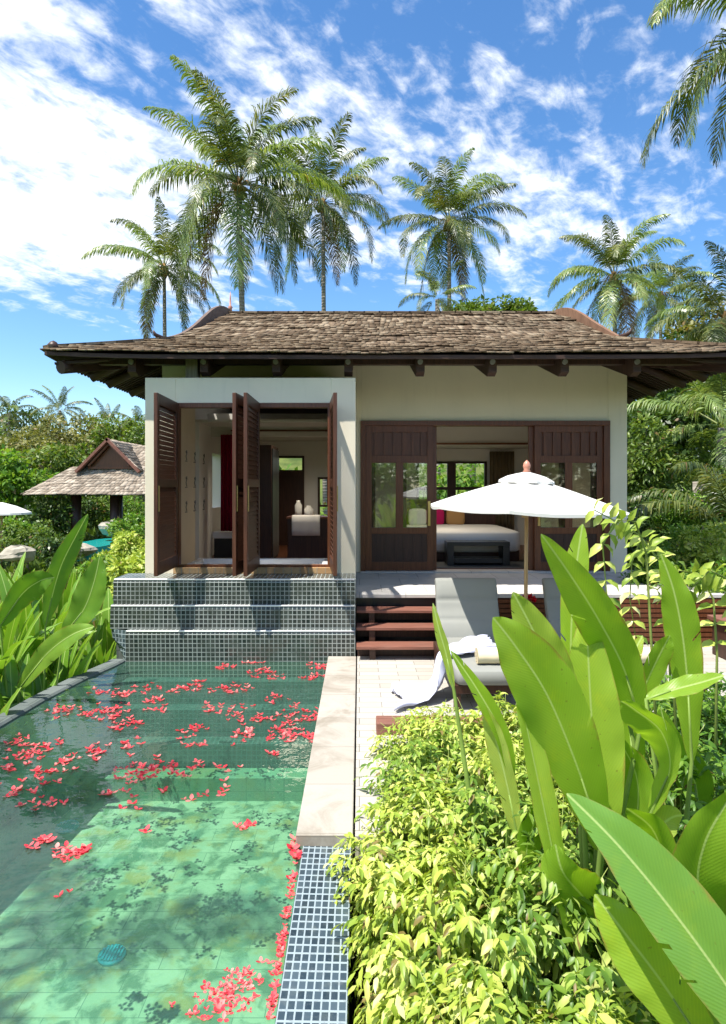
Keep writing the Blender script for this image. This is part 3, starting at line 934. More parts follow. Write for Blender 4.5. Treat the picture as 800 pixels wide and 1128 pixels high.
def flare(t):   # 0..1 along the eave, corners kick up like the photo's
    e = abs(t * 2 - 1); return .05 * e ** 6


def front(u, s):
    """u across 0..1, s up the slope: 0 eave, .5 break, 1 ridge"""
    if s <= .5:
        t = s / .5
        x0 = EX0 + (BRX0 - EX0) * t; x1 = EX1 + (BRX1 - EX1) * t
        y = EY0 + (BRY0 - EY0) * t; z = EZ + (BRZ - EZ) * (t * .94 + .06 * t * t) + flare(u) * (1 - t)
    else:
        t = (s - .5) / .5
        x0 = BRX0 + (RX0 - BRX0) * t; x1 = BRX1 + (RX1 - BRX1) * t
        y = BRY0 + (RY - BRY0) * t; z = BRZ + (RZ - BRZ) * (t * .86 + .14 * t * t)
    return Vector((x0 + (x1 - x0) * u, y, z))


def back(u, s):
    p = front(u, s); return Vector((p.x, 2 * RY - p.y, p.z))


def side(u, s, sg):
    t = s / .5
    x0, x1 = (EX0, BRX0) if sg < 0 else (EX1, BRX1)
    y0 = EY0 + (BRY0 - EY0) * t; y1 = (2 * RY - EY0) + ((2 * RY - BRY0) - (2 * RY - EY0)) * t
    return Vector((x0 + (x1 - x0) * t, y0 + (y1 - y0) * u, EZ + (BRZ - EZ) * (t * .94 + .06 * t * t) + flare(u) * (1 - t)))


U_ = [i / 24 for i in range(25)]; S_ = [i / 12 for i in range(13)]; S2 = [i / 12 for i in range(7)]
dk = Vector((0, 0, -.055))
for fn, SS in ((front, S_), (back, S_), (lambda u, s: side(u, s, -1), S2), (lambda u, s: side(u, s, 1), S2)):
    rows = [[fn(u, s) for u in U_] for s in SS]
    roof_deck.grid([[p + dk * .2 for p in r] for r in rows], False, [[(p.x + p.y * .3, p.y) for p in r] for r in rows])
    roof_deck.grid([[p + dk for p in r] for r in rows], False, [[(p.x, p.y * .15 + p.x * .02) for p in r] for r in rows])
roof = roof_deck.build('roof', M['soffit'], villa)
mb = MB()
for xx, x_r in ((BRX0 + .05, RX0), (BRX1 - .05, RX1)):
    mb.prism([(xx, BRY0, BRZ - .05), (xx, RY, RZ - .03), (xx, 2 * RY - BRY0, BRZ - .05)], (.04 if xx < 0 else -.04, 0, 0))
c = mb.build('gable_wall', M['teak_dark'], None); c.parent = roof; c.location = -ROOTS[villa.name]

# the shingles: every one a slab of its own inside one mesh
rng = np.random.default_rng(7)


def shingles(fn, smax, expo, wid, length, thick, nu_len, jit=.012):
    V = []; F = []
    smp = [fn(.5, smax * i / 200) for i in range(201)]
    acc = [0.0]
    for i in range(200): acc.append(acc[-1] + (smp[i + 1] - smp[i]).length)
    n = int(acc[-1] / expo) + 1
    for r in range(n):
        d0 = r * expo - .05
        if d0 > acc[-1] - .12: continue
        s0 = float(np.interp(max(d0, 0), acc, np.linspace(0, smax, 201)))
        s1 = float(np.interp(min(max(d0, 0) + length, acc[-1]), acc, np.linspace(0, smax, 201)))
        A = fn(0, s0); B = fn(1, s0); w = (B - A).length
        u = -.004 + rng.uniform(0, .01)
        wob = rng.uniform(0, 6.28)
        while u < 1.0:
            du = rng.uniform(*wid) / w; u1 = min(u + du, 1.004)
            g_ = .003 / w
            js = rng.normal(0, jit); lift = abs(rng.normal(0, .006)) + .010 * math.sin(u * w * 1.3 + wob) + .008 * math.sin(u * w * 3.1 + wob * 2)
            a0 = fn(u + g_, s0); a1 = fn(u1 - g_, s0)
            b0 = fn(min(max(u + g_, 0), 1), s1); b1 = fn(min(max(u1 - g_, 0), 1), s1)
            tdir = ((b0 - a0)).normalized()
            if (b0 - a0).length < length * .5:
                q_ = max(acc[-1] - max(d0, 0), .05) + .03; b0 = a0 + tdir * q_; b1 = a1 + tdir * q_
            a0 = a0 - tdir * (.03 + js) if r else a0 - tdir * (.06 + js); a1 = a1 - tdir * ((.03 if r else .06) + js)
            nrm = (a1 - a0).cross(b0 - a0).normalized()
            if nrm.z < 0: nrm = -nrm
            th = thick * rng.uniform(.75, 1.35)
            base = nrm * (.012 + lift + thick * .8)
            low = nrm * .003
            k = len(V)
            V += [a0 + base, a1 + base, b1 + low, b0 + low, a0 + base + nrm * th, a1 + base + nrm * th, b1 + low + nrm * th, b0 + low + nrm * th]
            F += [(k, k + 3, k + 2, k + 1), (k + 4, k + 5, k + 6, k + 7), (k, k + 1, k + 5, k + 4), (k + 1, k + 2, k + 6, k + 5), (k + 2, k + 3, k + 7, k + 6), (k + 3, k, k + 4, k + 7)]
            u = u1
    return np.array([tuple(p) for p in V]), np.array(F)


Vs = []; Fs = []; k = 0
for fn, sm_, e in ((front, 1.0, .145), (back, 1.0, .40), (lambda u, s: side(u, s, -1), .5, .18), (lambda u, s: side(u, s, 1), .5, .18)):
    V, F = shingles(fn, sm_, e, (.06, .13), e * 1.9, .020, 1, .016)
    Vs.append(V); Fs.append(F + k); k += len(V)
V = np.concatenate(Vs) - np.array(ROOTS[villa.name])
c = np_mesh('shingles', V, np.concatenate(Fs), M['shingle']); c.parent = roof
c.location = (0, 0, 0)
# hip caps and the ridge cap
mb = MB()
for u in (0, 1):
    pts = [front(u, s) + Vector((0, 0, .055)) for s in np.linspace(0, .5, 9)]
    for a, b in zip(pts[:-1], pts[1:]): mb.beam(a, b + (b - a) * .15, .13, .035)
    pts = [back(u, s) + Vector((0, 0, .055)) for s in np.linspace(0, .5, 5)]
    for a, b in zip(pts[:-1], pts[1:]): mb.beam(a, b, .13, .035)
for i in range(22):
    x0 = RX0 + (RX1 - RX0) * i / 22; x1 = RX0 + (RX1 - RX0) * (i + 1.1) / 22
    mb.beam((x0, RY, RZ + .035), (x1, RY, RZ + .030), .17, .03)
c = mb.build('ridge_cap', M['shingle'], None); c.parent = roof; c.location = -ROOTS[villa.name]

# curved bargeboards of the two gables, swept up at the foot
def barge(pts, m, label, flip=1):
    for mir in (0, 1):
        P3 = [Vector(p) for p in pts]
        if mir: P3 = [Vector((p.x, 2 * RY - p.y, p.z)) for p in P3]
        mb = MB(); r = []
        n = len(P3)
        for i, p in enumerate(P3):
            h = .30 - .10 * i / n if i else .06
            r.append([p + Vector((0, 0, 0)), p + Vector((.055 * flip, 0, .0)), p + Vector((.055 * flip, 0, -h)), p + Vector((0, 0, -h)), p])
        mb.grid(r, False, [[(j * .1, i * .3) for j in range(5)] for i in range(n)])
        c = mb.build('bargeboard', m, None); c.parent = roof; c.location = -ROOTS[villa.name]
    P3 = [Vector(p) for p in pts]
    mb = MB(); mb.tube([P3[0] + Vector((.0, .02, -.02)), P3[0] + Vector((-.05 * flip, -.05, .0)), P3[0] + Vector((-.10 * flip, -.09, .03)), P3[0] + Vector((-.12 * flip, -.11, .085))], [.045, .04, .03, .012], 8)
    c = mb.build('finial', M['teak_dark'], None); c.parent = roof; c.location = -ROOTS[villa.name]


def sweep(pp):
    out = []
    for i in range(len(pp) - 1):
        for t in (0, .34, .67):
            p_ = [Vector(pp[max(i - 1, 0)]), Vector(pp[i]), Vector(pp[i + 1]), Vector(pp[min(i + 2, len(pp) - 1)])]
            t2, t3 = t * t, t ** 3
            out.append(.5 * ((2 * p_[1]) + (-p_[0] + p_[2]) * t + (2 * p_[0] - 5 * p_[1] + 4 * p_[2] - p_[3]) * t2 + (-p_[0] + 3 * p_[1] - 3 * p_[2] + p_[3]) * t3))
    return out + [Vector(pp[-1])]


lft = [at(180, 372, 9.75), at(198, 367, 10.1), at(212, 358, 10.5), at(224, 347, 10.85), at(234, 339, 11.1), at(243, 337, 11.3), at(252, 342, 11.5)]
rgt = [at(684, 370, 9.75), at(668, 361, 10.1), at(655, 353, 10.5), at(643, 345, 10.85), at(632, 340, 11.1), at(622, 339, 11.3), at(612, 343, 11.5)]
barge(sweep(lft), M['bargeboard'], '', 1)
barge(sweep(rgt), M['gable_red'], '', -1)
mb = MB(); p = at(252, 342, 11.5)
mb.lathe((p.x + .03, p.y, p.z - .02), [(.035, 0), (.03, .05), (.045, .08), (.018, .11), (.012, .25), (.004, .36)], 10)
c = mb.build('finial', M['finial'], None); c.parent = roof; c.location = -ROOTS[villa.name]
mb = MB(); mb.lathe((EX0 + .06, EY0 + .08, EZ + .06), [(.03, 0), (.075, .03), (.08, .07), (.04, .12), (.0, .14)], 12)
c = mb.build('finial', M['teak_dark'], None); c.parent = roof; c.location = -ROOTS[villa.name]

# fascia strip, rafters and their brackets
mb = MB()
for fn in (front, back, lambda u, s: side(u, s, -1), lambda u, s: side(u, s, 1)):
    pts = [fn(i / 20, 0.0) + Vector((0, 0, -.03)) for i in range(21)]
    for a, b in zip(pts[:-1], pts[1:]): mb.beam(a, b, .03, .05)
mb.build('fascia', M['rafter'], villa)
for k in range(-4, 5):
    x = .80 + .95 * k
    if x < -3.3 or x > 4.5: continue
    mb = MB()
    yo = 8.36; zo = EZ - .06
    def zr(y): return EZ + (BRZ - EZ) * (y - EY0) / (BRY0 - EY0) - .06
    mb.prism([(x - .05, yo, zr(yo)), (x - .05, D1 + .05, zr(9.7) + .2), (x - .05, D1 + .05, zr(9.7) - .06), (x - .05, yo + .12, zr(yo) - .24), (x - .05, yo, zr(yo) - .20)], (.11, 0, 0))
    mb.build('rafter', M['rafter'], villa, bevel=.004)
    mb = MB(); mb.tube([(x, yo - .03, zr(yo) - .07), (x, yo + .02, zr(yo) - .07)], .035, 10); mb.build('rafter_bolt', M['cushion'], villa)
# purlins that run out under the side eaves, with round ends
for sg, xw, xe in ((-1, -3.25, EX0), (1, 4.30, EX1)):
    for y in (9.1, 9.7, 10.65, 11.6, 12.55, 13.5, 14.3):
        mb = MB(); xo = xe - sg * .16
        mb.tube([(xw, y, EZ + .16), (xo, y, EZ - .13)], .065, 10)
        mb.build('eave_beam', M['rafter'], villa)
    # hip rafter
    a = Vector((xe - sg * .14, EY0 + .16, EZ - .13)); b = Vector((xw + sg * .05, 9.4, EZ + .16))
    mb = MB(); mb.beam(a, b, .11, .17); mb.tube([a - (b - a).normalized() * .03, a + (b - a).normalized() * .10], .085, 12)
    mb.build('hip_rafter', M['rafter'], villa)
    mb = MB()
    for i in range(60):
        y = 8.25 + i * .11
        m_ = min(y - EY0, 2 * RY - EY0 - y) * .33
        mb.beam((xe - sg * .05, y, EZ - .085), (xw, y, EZ + min(.26, m_ - .085)), .035, .03)
    mb.build('soffit_slats', M['soffit'], villa)
mb = MB(); mb.box(-3.25, 4.40, D1 - .14, D1 - .005, 4.02, 4.16); mb.box(EX0 + .45, EX1 - .45, 8.62, 8.74, EZ - .02, EZ + .10); mb.build('wall_plate', M['rafter'], villa)
mb = MB(); mb.box(-2.30, -2.14, 8.40, 8.56, 3.455, 3.80); mb.build('roof_post', M['old_post'], villa, bevel=.006)
# ================================================================ inside the villa
def cushion_mesh(x0, x1, y0, y1, z0, z1, m, name, parent=None, sub=2, b=.3):
    mb = MB(); nx, ny = 6, 4
    cx, cy, cz = (x0 + x1) / 2, (y0 + y1) / 2, (z0 + z1) / 2; hx, hy, hz = (x1 - x0) / 2, (y1 - y0) / 2, (z1 - z0) / 2
    rows = []
    for i in range(13):
        ph = -math.pi / 2 + math.pi * i / 12; r = []
        for j in range(25):
            th = 2 * math.pi * j / 24
            def sp(v, e): return math.copysign(abs(v) ** e, v)
            r.append((cx + hx * sp(math.cos(ph), b) * sp(math.cos(th), b), cy + hy * sp(math.cos(ph), b) * sp(math.sin(th), b), cz + hz * sp(math.sin(ph), b)))
        rows.append(r)
    mb.grid(rows, True)
    return mb.build(name, m, parent)


bed = thing('bed', 'white linen bed with a dark base seen through the open doors', 'bed', (1.95, 12.6, FL))
cushion_mesh(.85, 3.02, 11.62, 13.9, FL + .16, 1.22, M['linen'], 'duvet', bed, b=.22)
mb = MB(); mb.box(.9, 2.95, 11.72, 13.95, FL, FL + .22); mb.build('bed_base', M['teak_dark'], bed, bevel=.01)
mb = MB(); mb.box(.8, 3.0, 14.0, 14.1, FL, 1.75); mb.build('headboard', M['teak_dark'], bed, bevel=.01)
for x, mt, lb in ((1.42, 'magenta', 'magenta'), (1.05, 'linen', 'white'), (1.86, 'tan_fab', 'tan')):
    o = cushion_mesh(x, x + .40, 13.55, 13.75, 1.20, 1.56, M[mt], 'cushion', None, b=.45)
    tag(o, '%s square cushion standing against the headboard of the bed' % lb, 'cushion')
bn = thing('bench', 'black open framed bench at the foot of the white bed', 'bench', (2.07, 11.25, FL))
mb = MB(); mb.box(1.53, 2.62, 11.05, 11.45, 1.00, 1.07); mb.build('seat', M['black'], bn, bevel=.005)
for x in (1.53, 2.50):
    mb = MB(); mb.box(x + .002, x + .118, 11.06, 11.44, FL, 1.0); mb.build('leg', M['black'], bn, bevel=.004)
mb = MB(); mb.box(1.655, 2.495, 11.07, 11.43, FL + .05, FL + .13); mb.build('stretcher', M['black'], bn)
rug = MB(); rug.box(1.1, 3.3, 10.75, 11.9, FL, FL + .012); tag(rug.build('rug', M['cushion_dark']), 'dark rug under the bench and the foot of the bed', 'rug')


def curtain(x0, x1, y, z0, z1, m, label, folds=7, amp=.04):
    mb = MB(); n = folds * 6
    rows = [[(x0 + (x1 - x0) * i / n, y + amp * math.sin(i * 2 * math.pi / 6) * (1.1 - .3 * zt_), z0 + (z1 - z0) * zt_) for i in range(n + 1)] for zt_ in (0, .25, .5, .75, 1)]
    mb.grid(rows, True)
    o = mb.build('curtain', m, None, solid=.006)
    tag(o, label, 'curtain')


curtain(3.05, 3.62, 14.85, FL + .05, 2.85, M['brown_curtain'], 'beige curtain drawn aside right of the bedroom windows')
curtain(-2.44, -2.05, 11.2, 1.25, 2.95, M['red_curtain'], 'deep red curtain hanging inside the left shuttered window', 6, .035)
# bathroom furniture
t = thing('bathtub', 'white bathtub rim just inside the shuttered windows', 'bathtub', (-1.4, 8.9, FL))
mb = MB()
mb.box(-2.35, -.42, 8.50, 8.60, FL, .992); mb.box(-2.35, -.42, 9.20, 9.30, FL, .992); mb.box(-2.35, -2.25, 8.60, 9.20, FL, .992); mb.box(-.52, -.42, 8.60, 9.20, FL, .992)
mb.build('rim', M['porcelain'], t, bevel=.02)
mb = MB(); mb.box(-2.25, -.52, 8.60, 9.20, FL, FL + .1); mb.build('basin', M['porcelain'], t)
t = thing('vanity', 'dark vanity counter with a white towel hung over its front', 'vanity', (-1.0, 12.3, FL))
mb = MB(); mb.box(-1.36, -.5, 12.0, 12.5, FL, 1.42); mb.build('cabinet', M['teak_dark'], t, bevel=.006)
mb = MB(); mb.box(-1.38, -.48, 11.98, 12.52, 1.42, 1.46); mb.build('counter', M['teak'], t, bevel=.004)
mb = MB()
rows = []
for (y, z) in ((12.2, 1.478), (12.02, 1.478), (11.965, 1.455), (11.958, 1.35), (11.960, 1.22), (11.962, 1.11)):
    rows.append([(-1.27 + .53 * i / 14, y - .006 * math.sin(i * 1.4), z) for i in range(15)])
mb.grid(rows, True); tag(mb.build('hand_towel', M['linen'], None, solid=.012), 'white towel folded over the vanity front in the right window', 'towel')
for k, (x, h, r) in enumerate(((-1.18, .30, .07), (-.98, .20, .09))):
    mb = MB(); mb.lathe((x, 12.3, 1.462), [(r * .7, 0), (r, .03), (r, h * .7), (r * .5, h * .9), (r * .55, h)], 16)
    tag(mb.build('jar', M['porcelain'], None), ['tall white jar at the left of the vanity counter', 'short round white jar standing right of the tall jar on the vanity'][k], 'jar')
t = thing('wardrobe', 'tall dark wardrobe left of the bathroom door', 'wardrobe', (-1.75, 11.9, FL))
mb = MB(); mb.box(-2.02, -1.62, 11.7, 12.7, FL, 2.80); mb.build('carcass', M['teak_dark'], t, bevel=.006)
mb = MB(); mb.box(-1.615, -1.60, 11.74, 12.2, FL + .06, 2.74); mb.box(-1.615, -1.60, 12.22, 12.66, FL + .06, 2.74); mb.build('door', M['black'], t, bevel=.003)
t = thing('shelf_unit', 'low dark shelf with a pale ledge below the red curtain', 'shelf', (-2.3, 11.7, FL))
mb = MB(); mb.box(-2.62, -2.04, 11.45, 11.95, FL, 1.10); mb.build('cabinet', M['black'], t, bevel=.005)
mb = MB(); mb.box(-2.64, -2.04, 11.43, 11.97, 1.10, 1.22); mb.build('ledge', M['linen'], t, bevel=.01)
mb = MB(); mb.box(-2.6, -2.08, 14.2, 14.3, FL, 2.6); tag(mb.build('screen', M['black'], None, bevel=.004), 'black folding screen behind the red curtain', 'screen')

# ================================================================ umbrella
um = thing('patio_umbrella', 'open white canvas patio umbrella with a pale wooden pole', 'umbrella', (1.80, 6.9, 0))
ux, uy = 1.80, 6.9
tilt = Matrix.Rotation(R(2.4), 3, 'Y')
def T_(p):
    v = Vector(p); c = Vector((ux, uy, 1.75)); return c + tilt @ (v - c)
NG = 8; Rr = 1.06; zr_ = 1.80; zp = 2.12
mb = MB(); rows = []
for i in range(9):
    t = i / 8; rows.append([])
    for j in range(NG * 6 + 1):
        th = 2 * math.pi * j / (NG * 6) + math.pi / 8
        q = (j % 6) / 6; k = math.cos(math.pi / NG) / math.cos((q - .5) * 2 * math.pi / NG)
        rad = (.10 + (Rr - .10) * t) * (k * .75 + .25 * 1)
        sagc = math.sin(math.pi * q) * .035 * t
        z = zp - (zp - zr_) * (t * .82 + .18 * t * t) - sagc * .5
        rows[-1].append(T_((ux + rad * math.cos(th), uy + rad * math.sin(th), z)))
# hem
rows.append([p + Vector((0, 0, -.03)) for p in rows[-1]])
mb.grid(rows, False); cpy = mb.build('canopy', M['canvas'], um, solid=.004)
mb = MB(); rows = []
for (r_, z_) in ((.03, zp + .075), (.12, zp + .052), (.20, zp + .028), (.285, zp - .018), (.288, zp - .045)):
    rows.append([T_((ux + r_ * math.cos(2 * math.pi * j / 48) * (1 + .05 * math.cos(8 * 2 * math.pi * j / 48)), uy + r_ * math.sin(2 * math.pi * j / 48) * (1 + .05 * math.cos(8 * 2 * math.pi * j / 48)), z_ - (.012 * (j % 6 in (2, 3, 4)) if r_ > .28 else 0))) for j in range(49)])
mb.grid(rows, False); mb.build('vent_cap', M['canvas'], um, solid=.003)
mb = MB(); mb.tube([(ux, uy, 0.08), T_((ux, uy, zp + .08))], .021, 12); mb.build('pole', M['pole'], um)
c = T_((ux, uy, zp + .05)); mb = MB(); mb.lathe(c, [(.02, 0), (.03, .01), (.045, .03), (.03, .055), (.038, .075), (.042, .10), (.028, .135), (.0, .16)], 14); mb.build('finial', M['finial'], um)
for j in range(NG):
    th = 2 * math.pi * j / NG + math.pi / 8
    a = T_((ux + .05 * math.cos(th), uy + .05 * math.sin(th), zp - .04)); b = T_((ux + (Rr - .02) * math.cos(th), uy + (Rr - .02) * math.sin(th), zr_ - .012))
    mb = MB(); mb.beam(a, b, .014, .018); mb.build('rib', M['pole'], um)
    a = T_((ux + .03 * math.cos(th), uy + .03 * math.sin(th), zr_ - .06)); b = T_((ux + .50 * math.cos(th), uy + .50 * math.sin(th), zp - .235))
    mb = MB(); mb.beam(a, b, .012, .014); mb.build('strut', M['pole'], um)
mb = MB(); mb.lathe(T_((ux, uy, zr_ - .10)), [(.022, 0), (.036, .005), (.036, .06), (.022, .065)], 14); mb.build('runner', M['pole'], um)
mb = MB(); mb.lathe((ux, uy, 0), [(.0, .0), (.24, .0), (.24, .05), (.20, .075), (.05, .085), (.035, .22), (.022, .22)], 24); mb.build('base', M['cushion_dark'], um)


# ================================================================ loungers
def lounger(x0, label, dark_label=None):
    w = .72; x1 = x0 + w; yf = 5.72; yb = 7.05
    t = thing('sun_lounger', label, 'sun lounger', (x0 + w / 2, 6.4, 0), 'two sun loungers under the umbrella')
    mb = MB()
    mb.box(x0, x1, yf + .04, yf + .10, .16, .24); mb.box(x0, x0 + .05, yf + .10, yb + .35, .16, .24); mb.box(x1 - .05, x1, yf + .10, yb + .35, .16, .24)
    mb.box(x0 + .05, x1 - .05, yb + .30, yb + .35, .16, .24)
    mb.build('frame', M['teak_dark'], t, bevel=.006)
    for (x, y) in ((x0 + .002, yf + .05), (x1 - .062, yf + .05), (x0 + .002, yb + .2), (x1 - .062, yb + .2)):
        mb = MB(); mb.box(x, x + .06, y, y + .06, 0, .16); mb.build('leg', M['teak_dark'], t, bevel=.004)
    # mattress: seat section
    cushion_mesh(x0 + .01, x1 - .01, yf, yb, .24, .385, M['cushion'], 'mattress', t, b=.16)
    # raised back section
    L = .68; a = R(63); th = .10
    p0 = Vector((0, yb - .03, .34)); d = Vector((0, math.cos(a), math.sin(a))); n = Vector((0, -math.sin(a), math.cos(a)))
    mb = MB(); rows = []
    prof = []
    for i in range(31):
        q = i / 30; prof.append(p0 + d * L * q + n * (.016 * math.sin(q * 9)))
    outline = [p + n * (th / 2 - (.016 if i in (10, 20) else .005 if i in (9, 11, 19, 21) else 0)) for i, p in enumerate(prof)] + [p0 + d * (L + .035) + n * .025, p0 + d * (L + .035) - n * .025] + [p - n * th / 2 for p in reversed(prof)]
    rows = []
    for xx, s in ((x0 + .012, .72), (x0 + .03, .95), (x0 + .08, 1.0), ((x0 + x1) / 2, 1.04), (x1 - .08, 1.0), (x1 - .03, .95), (x1 - .012, .72)):
        r = []
        cen = p0 + d * L / 2
        for p in outline:
            off = p - cen; nn = off.dot(n); dd = off.dot(d); q = cen + d * dd * (1 - (1 - s) * .05) + n * nn * s
            r.append((xx, q.y, q.z))
        r.append(r[0]); rows.append(r)
    mb.grid(rows, True)
    mb.face([len(outline) * 0 + i for i in range(len(outline))][::-1]); k = len(mb.v) - len(outline) - 1; mb.face([k + i for i in range(len(outline))])
    mb.build('back_cushion', M['cushion'], t)
    mb = MB()
    for xx in (x0 + .03, x1 - .07): mb.beam(Vector((xx + .02, 0, 0)) + p0 - n * .075, Vector((xx + .02, 0, 0)) + p0 + d * (L - .05) - n * .075, .04, .03)
    mb.beam((x0 + .1, yb + .3, .24), (x0 + .1, p0.y + d.y * .5 + .05, p0.z + d.z * .48), .03, .03); mb.beam((x1 - .1, yb + .3, .24), (x1 - .1, p0.y + d.y * .5 + .05, p0.z + d.z * .48), .03, .03)
    mb.build('back_frame', M['teak_dark'], t)
    return t


lounger(.86, 'grey cushioned sun lounger with a pale blue cloth trailing off its side')
lounger(2.10, 'grey cushioned sun lounger under the umbrella, right of its pole')


def roll(x0, x1, y, z, r, label):
    mb = MB(); rows = []
    for i in range(15):
        xx = x0 + (x1 - x0) * i / 14
        rows.append([(xx, y + r * (1 + .04 * math.sin(i * 1.7)) * math.cos(2 * math.pi * j / 20) * 1.12, z + r * .95 * math.sin(2 * math.pi * j / 20)) for j in range(21)])
    mb.grid(rows, True)
    for x, s in ((x0, -1), (x1, 1)):     # spiral ends
        for a, b in ((.85, 1), (.5, .66), (.15, .32)):
            mb.grid([[(x + s * .006, y + r * q * math.cos(2 * math.pi * j / 20) * 1.12, z + r * q * .95 * math.sin(2 * math.pi * j / 20)) for j in range(21)] for q in (a, b)], True)
        k = len(mb.v); mb.v += [(x, y + r * .98 * math.cos(2 * math.pi * j / 20) * 1.12, z + r * .93 * math.sin(2 * math.pi * j / 20)) for j in range(20)]; mb.face(list(range(k, k + 20)))
    tag(mb.build('rolled_towel', M['towel'], None), label, 'towel', 'rolled towels on the loungers')


roll(1.10, 1.56, 5.95, .385 + .075, .078, 'cream rolled towel on the lounger with the blue cloth')
roll(2.36, 2.80, 5.95, .385 + .075, .078, 'cream rolled towel on the lounger right of the umbrella pole')

# a pale blue cloth thrown over the lounger's left edge and trailing onto the patio
mb = MB(); rows = []
rg = random.Random(3)
nu, nv = 34, 26
prf = [(1.36, .425), (1.20, .43), (1.05, .425), (.93, .42), (.868, .40), (.835, .34), (.80, .24), (.75, .14), (.68, .06), (.58, .030), (.45, .028), (.36, .025)]
Lp = [0]
for a, b in zip(prf[:-1], prf[1:]): Lp.append(Lp[-1] + math.hypot(a[0] - b[0], a[1] - b[1]))
for i in range(nu + 1):
    q = i / nu; l = q * Lp[-1]
    X = float(np.interp(l, Lp, [p[0] for p in prf])); Z = float(np.interp(l, Lp, [p[1] for p in prf]))
    wd = .56 - .30 * math.sin(q * math.pi) ** 1 + .12 * q; yc = 6.52 - .45 * q - .1 * math.sin(q * 3)
    r = []
    for j in range(nv + 1):
        u = j / nv - .5
        fold = .020 * math.sin(u * 34 + q * 5) + .014 * math.sin(u * 61 - q * 9 + 1) + .010 * math.sin(q * 22 + u * 13)
        r.append((X + fold * (.9 if .3 < q < .7 else .3) + .05 * math.sin(u * 7 + 2) * q, yc + u * wd + .02 * math.sin(q * 17), max(Z + abs(fold) * 1.5, .02 + abs(fold))))
    rows.append(r)
mb.grid(rows, True)
tag(mb.build('blue_cloth', M['robe'], None, solid=.005), 'crumpled pale blue cloth draped over the lounger side down to the patio', 'cloth')

# timber edging at the head of the planting bed
mb = MB(); mb.box(.14, 1.7, 5.22, 5.40, -.1, .10); mb.box(1.705, 3.3, 5.22, 5.40, -.1, .10); mb.box(3.305, 4.9, 5.22, 5.40, -.1, .10)
tag(mb.build('timber_kerb', M['teak_deck'], None, bevel=.01), 'red brown timber kerb between the patio and the golden shrubs', 'kerb')

# small dark table with a red flower between the loungers
t = thing('side_table', 'low dark side table standing between the two loungers', 'table', (1.98, 7.42, 0))
mb = MB(); mb.lathe((1.98, 7.42, .46), [(0, 0), (.20, 0), (.21, .012), (.20, .03), (0, .03)], 28); mb.build('table_top', M['black'], t)
for k in range(3):
    a = k * 2.09 + .5; mb = MB(); mb.tube([(1.98 + .14 * math.cos(a), 7.42 + .14 * math.sin(a), .46), (1.98 + .19 * math.cos(a), 7.42 + .19 * math.sin(a), 0)], .014, 8); mb.build('leg', M['black'], t)
t = thing('flower_vase', 'small dark vase of red flowers on the side table', 'vase', (1.98, 7.42, .49))
mb = MB(); mb.lathe((1.98, 7.42, .49), [(.03, 0), (.045, .03), (.05, .08), (.03, .13), (.035, .15)], 16); mb.build('vase', M['black'], t)
P_, rs = [], np.random.default_rng(5)
n = 90; d = rs.normal(0, 1, (n, 3)); d[:, 2] = abs(d[:, 2]); d /= np.linalg.norm(d, axis=1, keepdims=True)
V, F = scatter(LEAF_LO[0], LEAF_LO[1], np.array([0, 0, .21]) + d * .045, frames(d, rs.normal(0, 1, (n, 3))), rs.uniform(.04, .065, n))
np_mesh('blooms', V, F, M['red_fl'], t)
mb = MB()
for k in range(6): mb.tube([(1.98, 7.42, .6), (1.98 + .03 * math.cos(k), 7.42 + .03 * math.sin(k), .70)], .003, 5)
mb.build('stems', M['stem'], t)

# dark timber planter box at the right end of the patio
t = thing('timber_planter', 'dark timber planter box at the right end of the patio', 'planter', (4.9, 7.3, 0))
mb = MB(); mb.box(4.30, 5.2, 7.0, 7.75, 0.0, .42); mb.build('box', M['teak_dark'], t, bevel=.008)
mb = MB(); mb.box(4.26, 5.24, 6.96, 7.79, .422, .47); mb.build('cap', M['teak_deck'], t, bevel=.006)

# ================================================================ gazebo below, far left
GZ = -1.0; gy = 30.0
gaz = thing('gazebo', 'open timber gazebo with a grey shingled hipped roof and brown gable', 'gazebo', (-11.0, gy + 2.5, GZ))
gx0, gx1, ge = -15.9, -5.6, 1.62
gb0, gb1 = -13.95, -8.4; gbz = 2.85
gap = at(119, 483, gy + 1.2)
def gfront(u, s):
    x0 = gx0 + (gb0 - .4 - gx0) * s; x1 = gx1 + (gb1 + 1.5 - gx1) * s
    return Vector((x0 + (x1 - x0) * u, gy + 1.9 * s, ge + 1.35 * s))
def gleft(u, s):
    x = gx0 + (gb0 - .4 - gx0) * s; y0 = gy + 1.9 * s; y1 = gy + 7 - 1.9 * s
    return Vector((x, y0 + (y1 - y0) * u, ge + 1.35 * s))
rows = []
gd = MB()
def gtop(u, s):
    x0 = -13.4 + 1.0 * s; x1 = -5.5 + .2 * s
    return Vector((x0 + (x1 - x0) * u, gy + 1.9 + 1.9 * s, 2.93 + 1.20 * s))
for fn in (gfront, gleft, gtop):
    gd.grid([[fn(u, s) + Vector((0, 0, -.03)) for u in (0, .5, 1)] for s in (0, .5, 1)], False)
